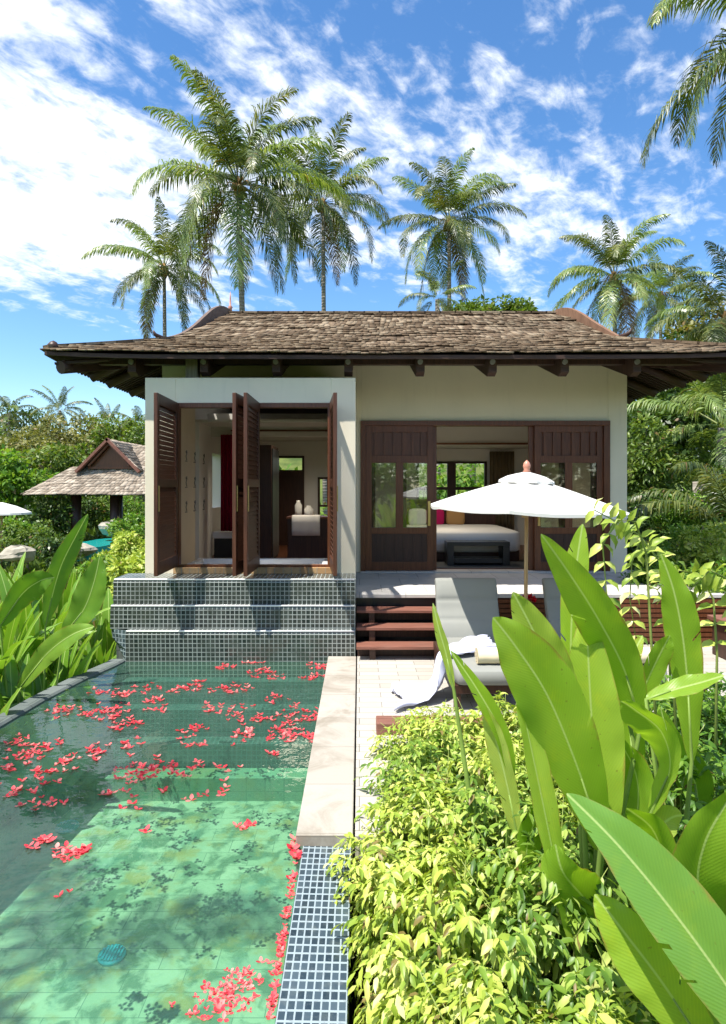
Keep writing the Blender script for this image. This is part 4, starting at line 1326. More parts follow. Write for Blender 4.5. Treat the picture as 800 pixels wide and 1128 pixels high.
# upper block: gable faces the camera, its ridge runs back
cx = gap.x; hw = 1.20; zb = 3.02; zt_ = gap.z - .05; yb = gap.y
def gup(sg):
    def f_(u, s):
        return Vector((cx + sg * (hw + .35) * (1 - s), yb + .0 + u * 5.0, zb - .22 + (zt_ - zb + .22) * s))
    return f_
for sg in (-1, 1):
    fn = gup(sg); gd.grid([[fn(u, s) + Vector((0, 0, -.04)) for u in (0, .5, 1)] for s in (0, .5, 1)], False)
gd.box(-15.4, -6, gy + .6, gy + 6.5, ge - .02, ge + .10)
groof = gd.build('roof', M['soffit'], gaz)
Vs, Fs, k = [], [], 0
for fn in (gfront, gleft, gup(-1), gup(1), gtop):
    V, F = shingles(fn, 1.0, .22, (.14, .3), .42, .035, 1); Vs.append(V); Fs.append(F + k); k += len(V)
np_mesh('shingles', np.concatenate(Vs) - np.array(ROOTS[gaz.name]), np.concatenate(Fs), M['shingle_far'], groof)
mb = MB(); mb.prism([(cx - hw + .25, yb + .35, zb - .02), (cx + hw - .25, yb + .35, zb - .02), (cx, yb + .35, zt_ - .25)], (0, .05, 0)); mb.build('gable_panel', M['teak'], groof)
for sg in (-1, 1):
    mb = MB(); mb.beam((cx + sg * (hw + .35), yb - .02, zb - .30), (cx - sg * .05, yb - .02, zt_ + .03), .12, .26, up=(0, 1, 0)); mb.build('bargeboard', M['teak_deck'], groof)
    mb = MB(); mb.beam((cx + sg * (hw - .2), yb + .15, zb - .0), (cx, yb + .15, zt_ - .20), .08, .16, up=(0, 1, 0)); mb.build('rafter', M['teak'], groof)
mb = MB(); mb.box(cx - hw + .1, cx + hw - .1, yb + .3, yb + .36, zb - .14, zb - .021); mb.build('tie_beam', M['teak'], groof)
for x, y in ((-13.9, gy + 1.2), (-12.0, gy + 1.2), (-6.8, gy + 1.2), (-13.5, gy + 5.6), (-10.6, gy + 5.8), (-6.8, gy + 5.6)):
    mb = MB(); mb.tube([(x, y, GZ - .3), (x, y, ge)], .24, 12); mb.build('post', M['teak_dark'], gaz)
mb = MB(); mb.box(-14.6, -6.2, gy + .4, gy + 6.4, GZ - .35, GZ + .02); mb.build('floor', M['terrace'], gaz, bevel=.02)

# far neighbours' umbrella, pool and rocks
t = thing('patio_umbrella', 'small white umbrella at the far left beyond the garden bed', 'umbrella', at(6, 600, 24) )
c = at(2, 566, 24)
mb = MB(); rows = []
for rr_, z in ((.03, .42), (.5, .28), (1.0, .05), (1.02, -.02)):
    rows.append([(c.x + rr_ * math.cos(a * math.pi / 8), c.y + rr_ * math.sin(a * math.pi / 8), c.z + z) for a in range(17)])
mb.grid(rows, False); mb.build('canopy', M['canvas'], t, solid=.01)
mb = MB(); mb.tube([(c.x, c.y, ground_z(c.x, c.y) - .1), (c.x, c.y, c.z + .4)], .04, 8); mb.build('pole', M['pole'], t)
zz_ = at(105, 599, 27).z
mb = MB()
for ring in (0,):
    pts = [(-11.3 + 1.0 * math.cos(a * math.pi / 12) * (1 + .15 * math.sin(a)), 27.5 + 2.6 * math.sin(a * math.pi / 12), zz_) for a in range(24)]
mb.prism(pts, (0, 0, -.5)); tag(mb.build('garden_pool', M['water_far'], None), 'small turquoise pool in the garden in front of the gazebo', 'pool')


def rock(c, r, label, seed):
    rs = np.random.default_rng(seed); mb = MB(); rows = []
    ph = rs.uniform(0, 6, 6)
    for i in range(9):
        a = -math.pi / 2 + math.pi * i / 8; row = []
        for j in range(17):
            th = 2 * math.pi * (j % 16) / 16
            k = 1 + .16 * math.sin(3 * th + ph[0] + a) + .12 * math.sin(2 * a * 2 + ph[1] + th) + .07 * math.sin(7 * th + ph[2])
            row.append((c[0] + r[0] * k * math.cos(a) * math.cos(th), c[1] + r[1] * k * math.cos(a) * math.sin(th), c[2] + r[2] * k * math.sin(a)))
        rows.append(row)
    mb.grid(rows, False); tag(mb.build('garden_rock', M['rock']), label, 'rock', 'rocks in the lower garden')


rock(at(22, 610, 17), (.42, .4, .20), 'large pale rock beyond the bed at the left edge', 1)
rock(at(122, 582, 28.5), (.5, .4, .30), 'brown rock outcrop beside the small turquoise pool', 2)
rock(at(88, 606, 25), (.5, .5, .25), 'low rounded rock in front of the turquoise pool', 3)

# recessed ceiling lamps: one seen lit in the bathroom, two added to brighten the rooms
def downlight(x, y, z, watts, label):
    t = thing('ceiling_lamp', label, 'lamp', (x, y, z), 'recessed ceiling lamps')
    mb = MB(); mb.lathe((x, y, z - .02), [(.045, 0), (.06, 0), (.06, .02), (.045, .02)], 16, ); mb.build('ring', M['brass'], t)
    mb = MB(); mb.lathe((x, y, z - .012), [(0, 0), (.044, 0), (.044, .006), (0, .006)], 16); mb.build('bulb', M['lamp'], t)
    l = bpy.data.lights.new('lamp_light', 'SPOT'); l.energy = watts; l.color = (1, .86, .66); l.spot_size = R(150); l.spot_blend = .6; l.shadow_soft_size = .35
    o = bpy.data.objects.new('lamp_light', l); C.objects.link(o); o.parent = t; o.location = (0, 0, -.04)


downlight(-1.2, 11.9, 3.10, 60, 'small lit ceiling lamp in the middle of the bathroom')
downlight(-1.0, 13.3, 3.10, 25, 'added ceiling lamp that brightens the bathroom before its rear wall')  # added fill for the back of the bathroom, no lamp known here
downlight(1.6, 12.0, 3.42, 95, 'added ceiling lamp over the bed that brightens the bedroom')  # added fill for the bedroom, no lamp known over the bed
# ================================================================ palms
def frond_arrays(base, az, el, L, rs, droop=1.0, nl=104, llen=1.05, wid=.034, twist=0):
    """one coconut frond: leaflets along a drooping rachis; returns quads and rachis points"""
    pts = []; p = np.array(base, float); e = el
    n = 14
    dirs = []; bend = rs.normal(0, .045); gust = rs.uniform(.6, 1.25)
    for i in range(n + 1):
        pts.append(p.copy()); d = np.array([math.cos(e) * math.cos(az), math.cos(e) * math.sin(az), math.sin(e)]); dirs.append(d)
        p = p + d * L / n; e -= droop * (.04 + .15 * (i / n)) * (1.0 if e > -1.35 else 0); az += bend + rs.normal(0, .02)
    pts = np.array(pts); dirs = np.array(dirs)
    s = np.linspace(.14, 1.0, nl); s = np.repeat(s, 2)
    side = np.tile([1.0, -1.0], nl)
    s = np.clip(s + rs.normal(0, .006, len(s)), .1, 1)
    P0 = np.stack([np.interp(s * n, np.arange(n + 1), pts[:, k]) for k in range(3)], 1)
    D = np.stack([np.interp(s * n, np.arange(n + 1), dirs[:, k]) for k in range(3)], 1)
    S = np.cross(D, [0, 0, 1.0]); S /= np.linalg.norm(S, axis=1, keepdims=True) + 1e-6
    Un = np.cross(S, D)
    Sd = S * side[:, None]
    ll = llen * np.sin(np.pi * np.clip(s * .86 + .12, 0, 1)) ** .55 * rs.uniform(.7, 1.1, len(s)) * (L / 5)
    ll = np.where(rs.random(len(s)) < .06, ll * .25, ll)
    fw = .35 + .7 * s
    d1 = Sd * (1.0 - .35 * s[:, None]) + D * fw[:, None] + Un * .12 + rs.normal(0, .13, (len(s), 3))
    d1 /= np.linalg.norm(d1, axis=1, keepdims=True)
    dn = np.array([0, 0, -1.0])
    P1 = P0 + d1 * (ll * .35)[:, None]
    d2 = d1 * .85 + dn * gust * (.35 + .45 * rs.random((len(s), 1))); d2 /= np.linalg.norm(d2, axis=1, keepdims=True)
    P2 = P1 + d2 * (ll * .35)[:, None]
    d3 = d2 * .6 + dn * gust * (.55 + .5 * rs.random((len(s), 1))); d3 /= np.linalg.norm(d3, axis=1, keepdims=True)
    P3 = P2 + d3 * (ll * .35)[:, None]
    W_ = D * (wid * L / 5)
    V = np.stack([P0 - W_ * .5, P0 + W_ * .5, P1 - W_, P1 + W_, P2 - W_ * .8, P2 + W_ * .8, P3], 1)
    V = V.reshape(-1, 3)
    b = (np.arange(len(s)) * 7)[:, None]
    F = np.concatenate([b + [0, 1, 3], b + [0, 3, 2], b + [2, 3, 5], b + [2, 5, 4], b + [4, 5, 6]])
    return V, F, pts


def tube_np(pts, r, n=5):
    mb = MB(); mb.tube([tuple(p) for p in pts], r, n); return mb


def palm(base, crown, L, nf, seed, label, cat='palm', az_list=None, dead=2, mt='frond', droop=1.0, trunk_r=.17, nuts=11, group=None, nl=104, wid=.029, el_rng=(84, -50), pale=.38, name='coconut_palm'):
    rs = np.random.default_rng(seed); base = Vector(base); crown = Vector(crown)
    t = thing(name, label, cat, base, group)
    loc = np.array(base)
    mid = (base + crown) / 2 + Vector(((crown.x - base.x) * .18, 0, 0))
    pts = []
    for i in range(13):
        q = i / 12; pts.append(((1 - q) ** 2) * base + 2 * q * (1 - q) * mid + q * q * crown)
    mb = MB(); mb.tube(pts, [trunk_r * (1.35 if i == 0 else 1.0 - .38 * i / 12) * (1 + .03 * math.sin(i * 5)) for i in range(13)], 12)
    mb.build('trunk', M['palm_trunk'], t)
    sets = {}
    for i in range(nf):
        q = i / (nf - 1)
        el = R(el_rng[0] + (el_rng[1] - el_rng[0]) * q ** .9) + rs.normal(0, .08)
        az = i * 2.39996 + rs.normal(0, .15) + seed
        LL = L * (.72 + .28 * math.sin(min(1, q * 2 + .3) * math.pi / 2)) * rs.uniform(.9, 1.08)
        isd = q > .9 and dead > 0
        dr = droop * rs.uniform(.85, 1.35) * (.8 if q < .25 else 1.0)
        b0 = np.array(crown) + np.array([math.cos(az), math.sin(az), 0]) * .12 + np.array([0, 0, .25 * (1 - q)])
        V, F, rp = frond_arrays(b0, az, el, LL, rs, dr, nl=nl, wid=wid)
        key = 'frond_dead' if (isd and i % 2) else ('frond_pale' if rs.random() < pale else mt)
        s_ = sets.setdefault(key, [[], [], 0, []]); s_[0].append(V - loc); s_[1].append(F + s_[2]); s_[2] += len(V); s_[3].append(rp)
    # one crown per palm: leaflets of all fronds in one mesh with up to three materials
    VV, FF, MI, k = [], [], [], 0; mats = []
    for key, s_ in sets.items():
        mats.append(M[key]); mi = len(mats) - 1
        V = np.concatenate(s_[0]); F = np.concatenate(s_[1]); VV.append(V); FF.append(F + k); MI.append(np.full(len(F), mi)); k += len(V)
        for rp in s_[3]:
            # rachis: a slim three-sided rib
            rad = np.linspace(.045, .008, len(rp))[:, None] * (L / 5)
            rp = rp - loc; ring = []
            for a in range(3): ring.append(rp + rad * np.array([math.cos(a * 2.09) * .7, math.sin(a * 2.09) * .7, .5 if a == 0 else -.3]))
            V = np.stack(ring, 1).reshape(-1, 3); f = []
            for i in range(len(rp) - 1):
                for a in range(3):
                    q0, q1, q2, q3 = i * 3 + a, i * 3 + (a + 1) % 3, (i + 1) * 3 + (a + 1) % 3, (i + 1) * 3 + a
                    f += [(q0, q1, q2), (q0, q2, q3)]
            F = np.array(f); VV.append(V); FF.append(F + k); MI.append(np.full(len(F), mi)); k += len(V)
    o = np_mesh('crown', np.concatenate(VV), np.concatenate(FF), mats[0], t)
    for m_ in mats[1:]: o.data.materials.append(m_)
    o.data.polygons.foreach_set('material_index', np.concatenate(MI).astype(np.int32))
    if nuts:
        mb = MB(); mb.tube([crown + Vector((0, 0, -.55)), crown + Vector((0, 0, -.2)), crown + Vector((0, 0, .35))], [trunk_r * .8, trunk_r * 1.5, trunk_r * .5], 9)
        for i in range(9):
            a = rs.uniform(0, 6.28); r_ = rs.uniform(.5, .95) * L / 5
            mb.tube([crown, crown + Vector((math.cos(a) * r_ * .5, math.sin(a) * r_ * .5, .25)), crown + Vector((math.cos(a) * r_, math.sin(a) * r_, -.25))], [.03, .035, .012], 5)
        mb.build('flower_stalks', M['tan_fab'], t)
        mb = MB()
        for i in range(nuts):
            a = rs.uniform(0, 6.28); rr_ = rs.uniform(.2, .38); c = crown + Vector((math.cos(a) * rr_, math.sin(a) * rr_, rs.uniform(-.45, -.1)))
            mb.lathe((c.x, c.y, c.z - .13), [(0, 0), (.09, .04), (.12, .12), (.09, .21), (0, .26)], 8)
        mb.build('coconut_bunch', M['coconut'], t)
    return t


def palm_at(cu, cv, bu, d, L, nf, seed, label, **kw):
    c = at(cu, cv, d); gz = ground_z((bu - 396) * d / 700, d)
    palm(((bu - 396) * d / 700, d, gz - .2), c, L, nf, seed, label, **kw)


G_ = 'coconut palms rising behind the villa'
palm_at(181, 296, 184, 40, 4.7, 25, 11, 'slender coconut palm left of the tallest one, above the left roof end', group=G_)
palm_at(263, 205, 278, 29, 5.6, 31, 3, 'tallest coconut palm, its crown high above the left part of the roof', group=G_, dead=3, nuts=12, el_rng=(86, -48))
palm_at(356, 225, 359, 37, 5.0, 27, 23, 'coconut palm just right of the tallest one, above the middle of the roof', group=G_, pale=.35)
palm_at(495, 245, 495, 38, 4.8, 29, 5, 'coconut palm standing alone above the roof ridge right of centre', group=G_, pale=.4)
palm_at(677, 306, 680, 38, 4.7, 26, 8, 'coconut palm with pale fronds behind the right gable', group=G_, pale=.5)
palm_at(728, 326, 728, 46, 4.2, 23, 14, 'smaller pale coconut palm just right of the right gable palm', group=G_, pale=.6)
palm_at(800, 352, 812, 25, 3.6, 20, 17, 'coconut palm cut by the right edge of the photo above the eave', group=G_, pale=.4)
palm_at(880, 8, 985, 19, 5.7, 24, 33, 'near coconut palm whose fronds hang in at the top right corner', group=G_, el_rng=(70, -40))
palm_at(482, 330, 482, 30, 2.0, 14, 41, 'young palm with only its tip showing over the roof ridge', dead=0, nuts=0, pale=.3, group=G_)
GL = 'distant palms on the left hillside'
palm_at(66, 452, 66, 62, 3.2, 18, 51, 'distant palm in the middle of the left hillside skyline', group=GL, nuts=0, pale=.1, droop=.8)
palm_at(118, 468, 118, 66, 2.9, 16, 52, 'distant low palm on the skyline above the gazebo roof', group=GL, nuts=0, pale=.1, droop=.8)
palm_at(152, 470, 152, 60, 2.7, 16, 53, 'distant palm beside the villa wall on the left skyline', group=GL, nuts=0, pale=.1)
palm_at(10, 455, 10, 58, 2.8, 16, 54, 'distant palm at the left edge of the skyline', group=GL, nuts=0, pale=.1)
# the palm beside the photographer: outside the frame, it throws its shadow across the pool
# and the low palms in the right-hand garden
palm((9.6, 17.2, -.4), (9.7, 17.0, 3.6), 3.4, 15, 61, 'low palm with big arching fronds right of the villa wall', el_rng=(75, -15), droop=1.15, nuts=0, dead=0, pale=.8, nl=84, wid=.034, trunk_r=.16, group='low palms in the right garden')
palm((8.0, 13.6, -.3), (8.0, 13.5, .9), 2.8, 13, 62, 'bushy trunkless palm beside the right wall of the villa', el_rng=(75, 5), droop=1.2, nuts=0, dead=0, pale=.8, nl=80, wid=.034, trunk_r=.14, group='low palms in the right garden')


# ================================================================ leafy trees and shrubs
def crown_points(rs, n, ctr, rad, nb, thick=.38):
    """leaf positions on the shells of nb lumps spread through an ellipsoid"""
    ctr = np.array(ctr); rad = np.array(rad)
    d = rs.normal(0, 1, (nb, 3)); d /= np.linalg.norm(d, axis=1, keepdims=True)
    bc = ctr + d * rad * rs.uniform(.25, .82, (nb, 1))
    br = rs.uniform(.22, .42, nb) * rad.mean()
    i = rs.integers(0, nb, n)
    u = rs.normal(0, 1, (n, 3)); u /= np.linalg.norm(u, axis=1, keepdims=True)
    u[:, 2] = np.where(rs.random(n) < .35, np.abs(u[:, 2]), u[:, 2])
    p = bc[i] + u * (br[i] * (1 - thick * rs.random(n) ** 1.6))[:, None] * np.array([1, 1, .8])
    return p, u, bc


def tree(base, h, rad, n, leaf, mt, seed, label, cat='tree', group=None, nb=22, name='leafy_tree', trunk=.14, crown_z=None, lod='lo', bark='bark', limbs=6):
    rs = np.random.default_rng(seed); base = Vector(base)
    t = thing(name, label, cat, base, group)
    cz = crown_z if crown_z is not None else h - rad[2]
    p, u, bc = crown_points(rs, n, (0, 0, cz), rad, nb)
    low = p[:, 2] > .02; p, u = p[low], u[low]; n = len(p)
    D = u + rs.normal(0, .7, (n, 3)) + np.array([0, 0, -.35]); Nn = u + np.array([0, 0, .8]) + rs.normal(0, .5, (n, 3))
    T_l, F_l = LEAF_HI if lod == 'hi' else LEAF_LO
    V, F = scatter(T_l, F_l, p, frames(D, Nn), leaf * rs.uniform(.6, 1.3, n))
    np_mesh('crown' if trunk > .05 else 'foliage', V, F, M[mt], t)
    mb = MB()
    if trunk > 0:
        pts = [(base.x, base.y, base.z - .3), (base.x + trunk * .4, base.y, base.z + cz * .4), (base.x - trunk * .3, base.y, base.z + cz)]
        mb.tube(pts, [trunk * 1.25, trunk, trunk * .55], 8)
        for k in range(min(limbs, nb)):
            c = bc[k]; a = Vector((base.x + trunk * .2, base.y, base.z + cz * rs.uniform(.35, .8)))
            b = base + Vector(c); mb.tube([a, (a + b) / 2 + Vector((0, 0, .1 * rad[2])), b], [trunk * .5, trunk * .32, trunk * .1], 6)
        mb.build('trunk' if trunk > .05 else 'stems', M[bark], t)
    return t


def tree_copy(src, loc, rz, sc, label):
    r = src.copy(); C.objects.link(r); r.location = loc; r.rotation_euler = (0, 0, rz); r.scale = (sc, sc, sc); r['label'] = label
    for ch in list(src.children):
        c = ch.copy(); C.objects.link(c); c.parent = r
    return r


# left hillside: woods that read tree by tree
def hill(u, v, d, r, mt, seed, label, hfac=1.0, n=3600, leaf=.34, cat='tree', group='trees on the left hillside'):
    """a tree whose crown centre sits at photo pixel (u, v)"""
    c = at(u, v, d); gz = ground_z(c.x, c.y)
    h = max(c.z - gz + r[2] * .9, r[2] * 1.6)
    gz = min(gz, c.z + r[2] * .9 - h) if False else gz
    return tree((c.x, c.y, gz), h, r, n, leaf, mt, seed, label, cat, group, crown_z=max(c.z - gz, r[2] * .7), trunk=.22, nb=26)


hill(22, 478, 66, (4.4, 4, 3.6), 'lf_dark', 101, 'dark green tree at the left edge of the hillside skyline')
hill(62, 492, 56, (4.6, 4, 3.4), 'lf_olive', 102, 'broad olive tree on the hillside left of the gazebo')
hill(100, 487, 62, (3.8, 4, 2.8), 'lf_olive', 103, 'olive brown tree rising behind the gazebo gable')
hill(30, 512, 46, (3.8, 3.5, 2.8), 'lf_olive', 104, 'round olive tree low on the left of the hillside')
hill(135, 486, 60, (3.6, 4, 2.4), 'lf_mid', 105, 'green tree on the skyline right of the gazebo ridge')
hill(160, 498, 56, (3.4, 4, 2.8), 'lf_mid', 106, 'green tree on the hillside beside the villa wall')
hill(-12, 500, 50, (3.6, 3.5, 3.0), 'lf_mid', 107, 'green tree cut by the left edge of the photo')
hill(58, 526, 40, (3.4, 3, 2.2), 'lf_mid', 108, 'mid green tree directly left of the gazebo roof')
hill(5, 540, 34, (2.6, 2.6, 1.9), 'lf_bright', 109, 'bright green tree above the far white umbrella')
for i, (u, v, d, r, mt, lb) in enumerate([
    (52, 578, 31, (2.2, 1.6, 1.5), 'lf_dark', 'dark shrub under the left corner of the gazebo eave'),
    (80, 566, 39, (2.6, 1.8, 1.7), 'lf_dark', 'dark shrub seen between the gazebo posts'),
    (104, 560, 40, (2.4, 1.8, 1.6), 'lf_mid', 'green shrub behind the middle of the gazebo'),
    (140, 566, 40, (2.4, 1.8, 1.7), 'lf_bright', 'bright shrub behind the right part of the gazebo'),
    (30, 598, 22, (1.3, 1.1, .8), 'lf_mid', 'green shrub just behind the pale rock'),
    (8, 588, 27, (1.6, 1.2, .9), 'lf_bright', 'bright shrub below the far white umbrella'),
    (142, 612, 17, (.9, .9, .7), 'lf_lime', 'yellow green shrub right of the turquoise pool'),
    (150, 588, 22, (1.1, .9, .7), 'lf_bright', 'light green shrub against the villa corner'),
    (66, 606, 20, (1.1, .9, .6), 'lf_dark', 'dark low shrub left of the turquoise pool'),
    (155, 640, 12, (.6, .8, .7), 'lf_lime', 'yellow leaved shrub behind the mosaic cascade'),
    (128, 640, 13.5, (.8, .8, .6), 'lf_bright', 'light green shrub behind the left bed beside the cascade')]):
    c = at(u, v, d); gz = ground_z(c.x, c.y); s = .15 if d > 25 else .10
    tree((c.x, c.y, gz), 2, r, 2600, s * 1.25, mt, 200 + i, lb, 'shrub', 'shrubs in the lower garden', crown_z=max(c.z - gz, r[2] * .55), trunk=.045, nb=20, name='garden_shrub')

# behind the roof: a treetop; behind the rear windows: garden
hill(556, 350, 44, (3.0, 3.0, 1.6), 'lf_mid', 120, 'green treetop just showing over the roof ridge', group='trees behind the villa')
hill(520, 352, 48, (2.6, 3.0, 1.0), 'lf_mid', 121, 'second lower treetop over the ridge near the young palm', group='trees behind the villa')
for i, x in enumerate((-3.2, .2, 3.4)):
    tree((x, 19.5, -1.3), 4.5, (2.0, 1.2, 2.2), 2600, .2, 'lf_bright', 130 + i, ['bright shrub seen through the bathroom windows', 'bright shrub between the rear windows', 'bright shrub seen through the bedroom windows'][i], 'shrub', 'shrubs behind the villa', trunk=.06, nb=22, name='garden_shrub')

# right-hand garden
RG = 'trees and shrubs right of the villa'
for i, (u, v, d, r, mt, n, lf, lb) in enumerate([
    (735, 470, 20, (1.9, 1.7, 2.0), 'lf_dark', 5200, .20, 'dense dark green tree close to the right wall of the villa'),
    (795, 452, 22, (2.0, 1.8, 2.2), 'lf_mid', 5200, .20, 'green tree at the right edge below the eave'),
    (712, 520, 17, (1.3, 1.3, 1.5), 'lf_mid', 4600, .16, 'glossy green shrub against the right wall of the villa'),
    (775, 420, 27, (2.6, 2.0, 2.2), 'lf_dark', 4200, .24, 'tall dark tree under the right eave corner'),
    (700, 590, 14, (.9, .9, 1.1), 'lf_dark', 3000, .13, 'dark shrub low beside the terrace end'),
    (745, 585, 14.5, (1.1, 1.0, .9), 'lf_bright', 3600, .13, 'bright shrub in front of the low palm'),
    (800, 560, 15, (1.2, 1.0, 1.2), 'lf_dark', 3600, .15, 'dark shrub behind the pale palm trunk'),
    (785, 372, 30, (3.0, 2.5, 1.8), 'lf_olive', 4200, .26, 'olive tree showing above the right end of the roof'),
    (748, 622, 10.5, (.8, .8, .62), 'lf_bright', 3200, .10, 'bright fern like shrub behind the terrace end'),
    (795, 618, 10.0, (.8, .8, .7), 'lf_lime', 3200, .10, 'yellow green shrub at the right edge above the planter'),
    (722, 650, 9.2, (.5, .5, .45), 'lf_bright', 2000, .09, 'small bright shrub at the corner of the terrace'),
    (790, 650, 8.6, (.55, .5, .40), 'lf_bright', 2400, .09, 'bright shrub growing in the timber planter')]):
    c = at(u, v, d); gz = ground_z(c.x, c.y) if d > 9 else -.1
    tree((c.x, c.y, gz), 2, r, n, lf, mt, 300 + i, lb, 'tree' if r[2] > 1.4 else 'shrub', RG, crown_z=max(c.z - gz, r[2] * .5), trunk=.10 if r[2] > 1.4 else .045, nb=26, name='leafy_tree' if r[2] > 1.4 else 'garden_shrub', lod='hi' if d < 18 else 'lo')
# pale ringed trunk of a palm in that garden
palm_at(768, 300, 768, 15.5, 4.0, 9, 71, 'pale ringed trunk of a palm in the right garden', el_rng=(80, 30), nuts=0, dead=0, group=RG, trunk_r=.20, pale=.5) if False else None
tr = thing('palm_stump', 'pale grey ringed palm trunk among the shrubs right of the villa', 'palm trunk', (8.25, 15.2, -.5), RG)
mb = MB(); mb.tube([(8.25, 15.2, -.5), (8.22, 15.2, 1.0), (8.18, 15.2, 2.15)], [.26, .22, .19], 14); mb.build('trunk', M['palm_trunk'], tr)
tree((13.5, 30, -.6), 9, (4, 3, 3.4), 4200, .32, 'lf_mid', 340, 'broad tree far right behind the pale trunk', 'tree', RG, trunk=.2)
tree((10.5, 26, -.6), 7, (3, 2.5, 3.0), 4200, .30, 'lf_dark', 341, 'dark tree far right between villa and pale trunk', 'tree', RG, trunk=.2)
tree((15.5, 26, -.6), 6, (3, 2.5, 3.0), 3600, .30, 'lf_dark', 342, 'dark tree beyond the right edge of the photo', 'tree', RG, trunk=.2)
# ground cover that closes the gaps at the foot of the gardens
rs = np.random.default_rng(77)
n = 16000
xy = np.concatenate([np.stack([rs.uniform(-30, -3.6, n), 8.5 + rs.random(n) ** 1.5 * 40], 1), np.stack([rs.uniform(5.6, 16, n // 2), 6.5 + rs.random(n // 2) * 20], 1)])
xy = xy[(xy[:, 0] > -.62 * xy[:, 1] - 1.0) & (xy[:, 0] < .62 * xy[:, 1] + 1.0)]
z = np.array([ground_z(a, b) for a, b in xy]); n = len(xy)
D = rs.normal(0, .6, (n, 3)); D[:, 2] = 1
V, F = scatter(LEAF_LO[0], LEAF_LO[1], np.column_stack([xy, z - .02]), frames(D, rs.normal(0, 1, (n, 3))), .12 + .012 * xy[:, 1] * rs.uniform(.6, 1.3, n))
struct(np_mesh('ground_cover', V, F, M['lf_mid']), 'stuff')


# ================================================================ broad-leaved plants
def big_leaf(mb, P, width, nrm, fold=.22, roll_=0.0, wavy=.04, seed=0, n=26, tipw=.0, peak=.45, curl=0.0, ncol=9):
    """blade along the polyline P (base first, tip last) with a shaped outline, folded on its midrib"""
    rs = random.Random(seed)
    P = [Vector(p) for p in P]; m = len(P)
    def cr(q):
        q = max(0, min(.9999, q)) * (m - 1); i = int(q); t = q - i
        p = [P[max(i - 1, 0)], P[i], P[i + 1], P[min(i + 2, m - 1)]]
        return .5 * ((2 * p[1]) + (-p[0] + p[2]) * t + (2 * p[0] - 5 * p[1] + 4 * p[2] - p[3]) * t * t + (-p[0] + 3 * p[1] - 3 * p[2] + p[3]) * t ** 3)
    ph = rs.uniform(0, 6); ph2 = rs.uniform(0, 6); k0 = len(mb.v)
    L = 0; prev = cr(0); h = ncol // 2
    if mb.edge is None: mb.edge = [0.0] * len(mb.v)
    e = math.log(.5) / math.log(peak); TN = 90; tab = []; rows = []; uvs = []
    for i in range(TN + 1):
        q = i / TN; c = cr(q); T = (cr(min(q + .02, 1)) - cr(max(q - .02, 0))).normalized()
        L += (c - prev).length; prev = c
        N0 = Vector(nrm).normalized(); N0 = Matrix.Rotation(roll_ + curl * (q - .5), 3, T) @ N0
        S = T.cross(N0).normalized(); Nn = S.cross(T)
        sh = max(0, math.sin(math.pi * .5 * min(1, q / peak))) ** .62 if q < peak else max(0, 1 - ((q - peak) / (1 - peak)) ** 1.75) ** .92
        tab.append((c, S, Nn, width * .5 * sh, L, sh))
    def get(q):
        x = max(0, min(.99999, q)) * TN; i = int(x); t = x - i; A = tab[i]; B = tab[i + 1]
        return tuple(a_ + (b_ - a_) * t for a_, b_ in zip(A, B))
    for i in range(n + 1):
        q = i / n; w0 = get(q)[3]; r = []; uv = []
        for j in range(ncol):
            u = (j - h) / h; au = abs(u)
            qq = q + 1.1 * au * w0 / L                      # rows follow the side veins, swept to the tip
            c, S, Nn, w, l, sh = get(qq)
            wave = wavy * width * math.sin(qq * 17 + ph + (2.0 if u > 0 else 0)) * au ** 2 + wavy * .5 * width * math.sin(qq * 41 + ph2 * (1 if u > 0 else 2)) * au ** 3
            up = fold * w * au - .10 * w * au ** 2.5
            r.append(c + S * (u * w * math.cos(fold * .8)) + Nn * (up + wave * (sh > .2)))
            uv.append((u * w + .0001, l)); mb.edge.append(au)
        rows.append(r); uvs.append(uv)
    k = len(mb.v)
    for r in rows: mb.v += [tuple(p) for p in r]
    # small tears that run in from the edge along a vein
    tear = {}
    if n > 30:
        for _ in range(rs.randint(1, 4)): tear[(rs.randint(int(n * .2), int(n * .85)), rs.choice((0, 1)))] = rs.choice((1, 1, 2, 2))
    for i in range(n):
        for j in range(ncol - 1):
            sd = 0 if j < h else 1; dep = j if sd == 0 else ncol - 2 - j
            if tear.get((i, sd), 0) > dep: continue
            q4 = (i * ncol + j, i * ncol + j + 1, (i + 1) * ncol + j + 1, (i + 1) * ncol + j)
            mb.face([k + a_ for a_ in q4], [uvs[a_ // ncol][a_ % ncol] for a_ in q4], True)
    # raised midrib on the back
    return mb


def rib(mb, P, r0, r1):
    m = len(P); k = len(mb.v)
    mb.tube(P, [r0 + (r1 - r0) * i / (m - 1) for i in range(m)], 6)
    if mb.edge is not None: mb.edge += [0.0] * (len(mb.v) - k)


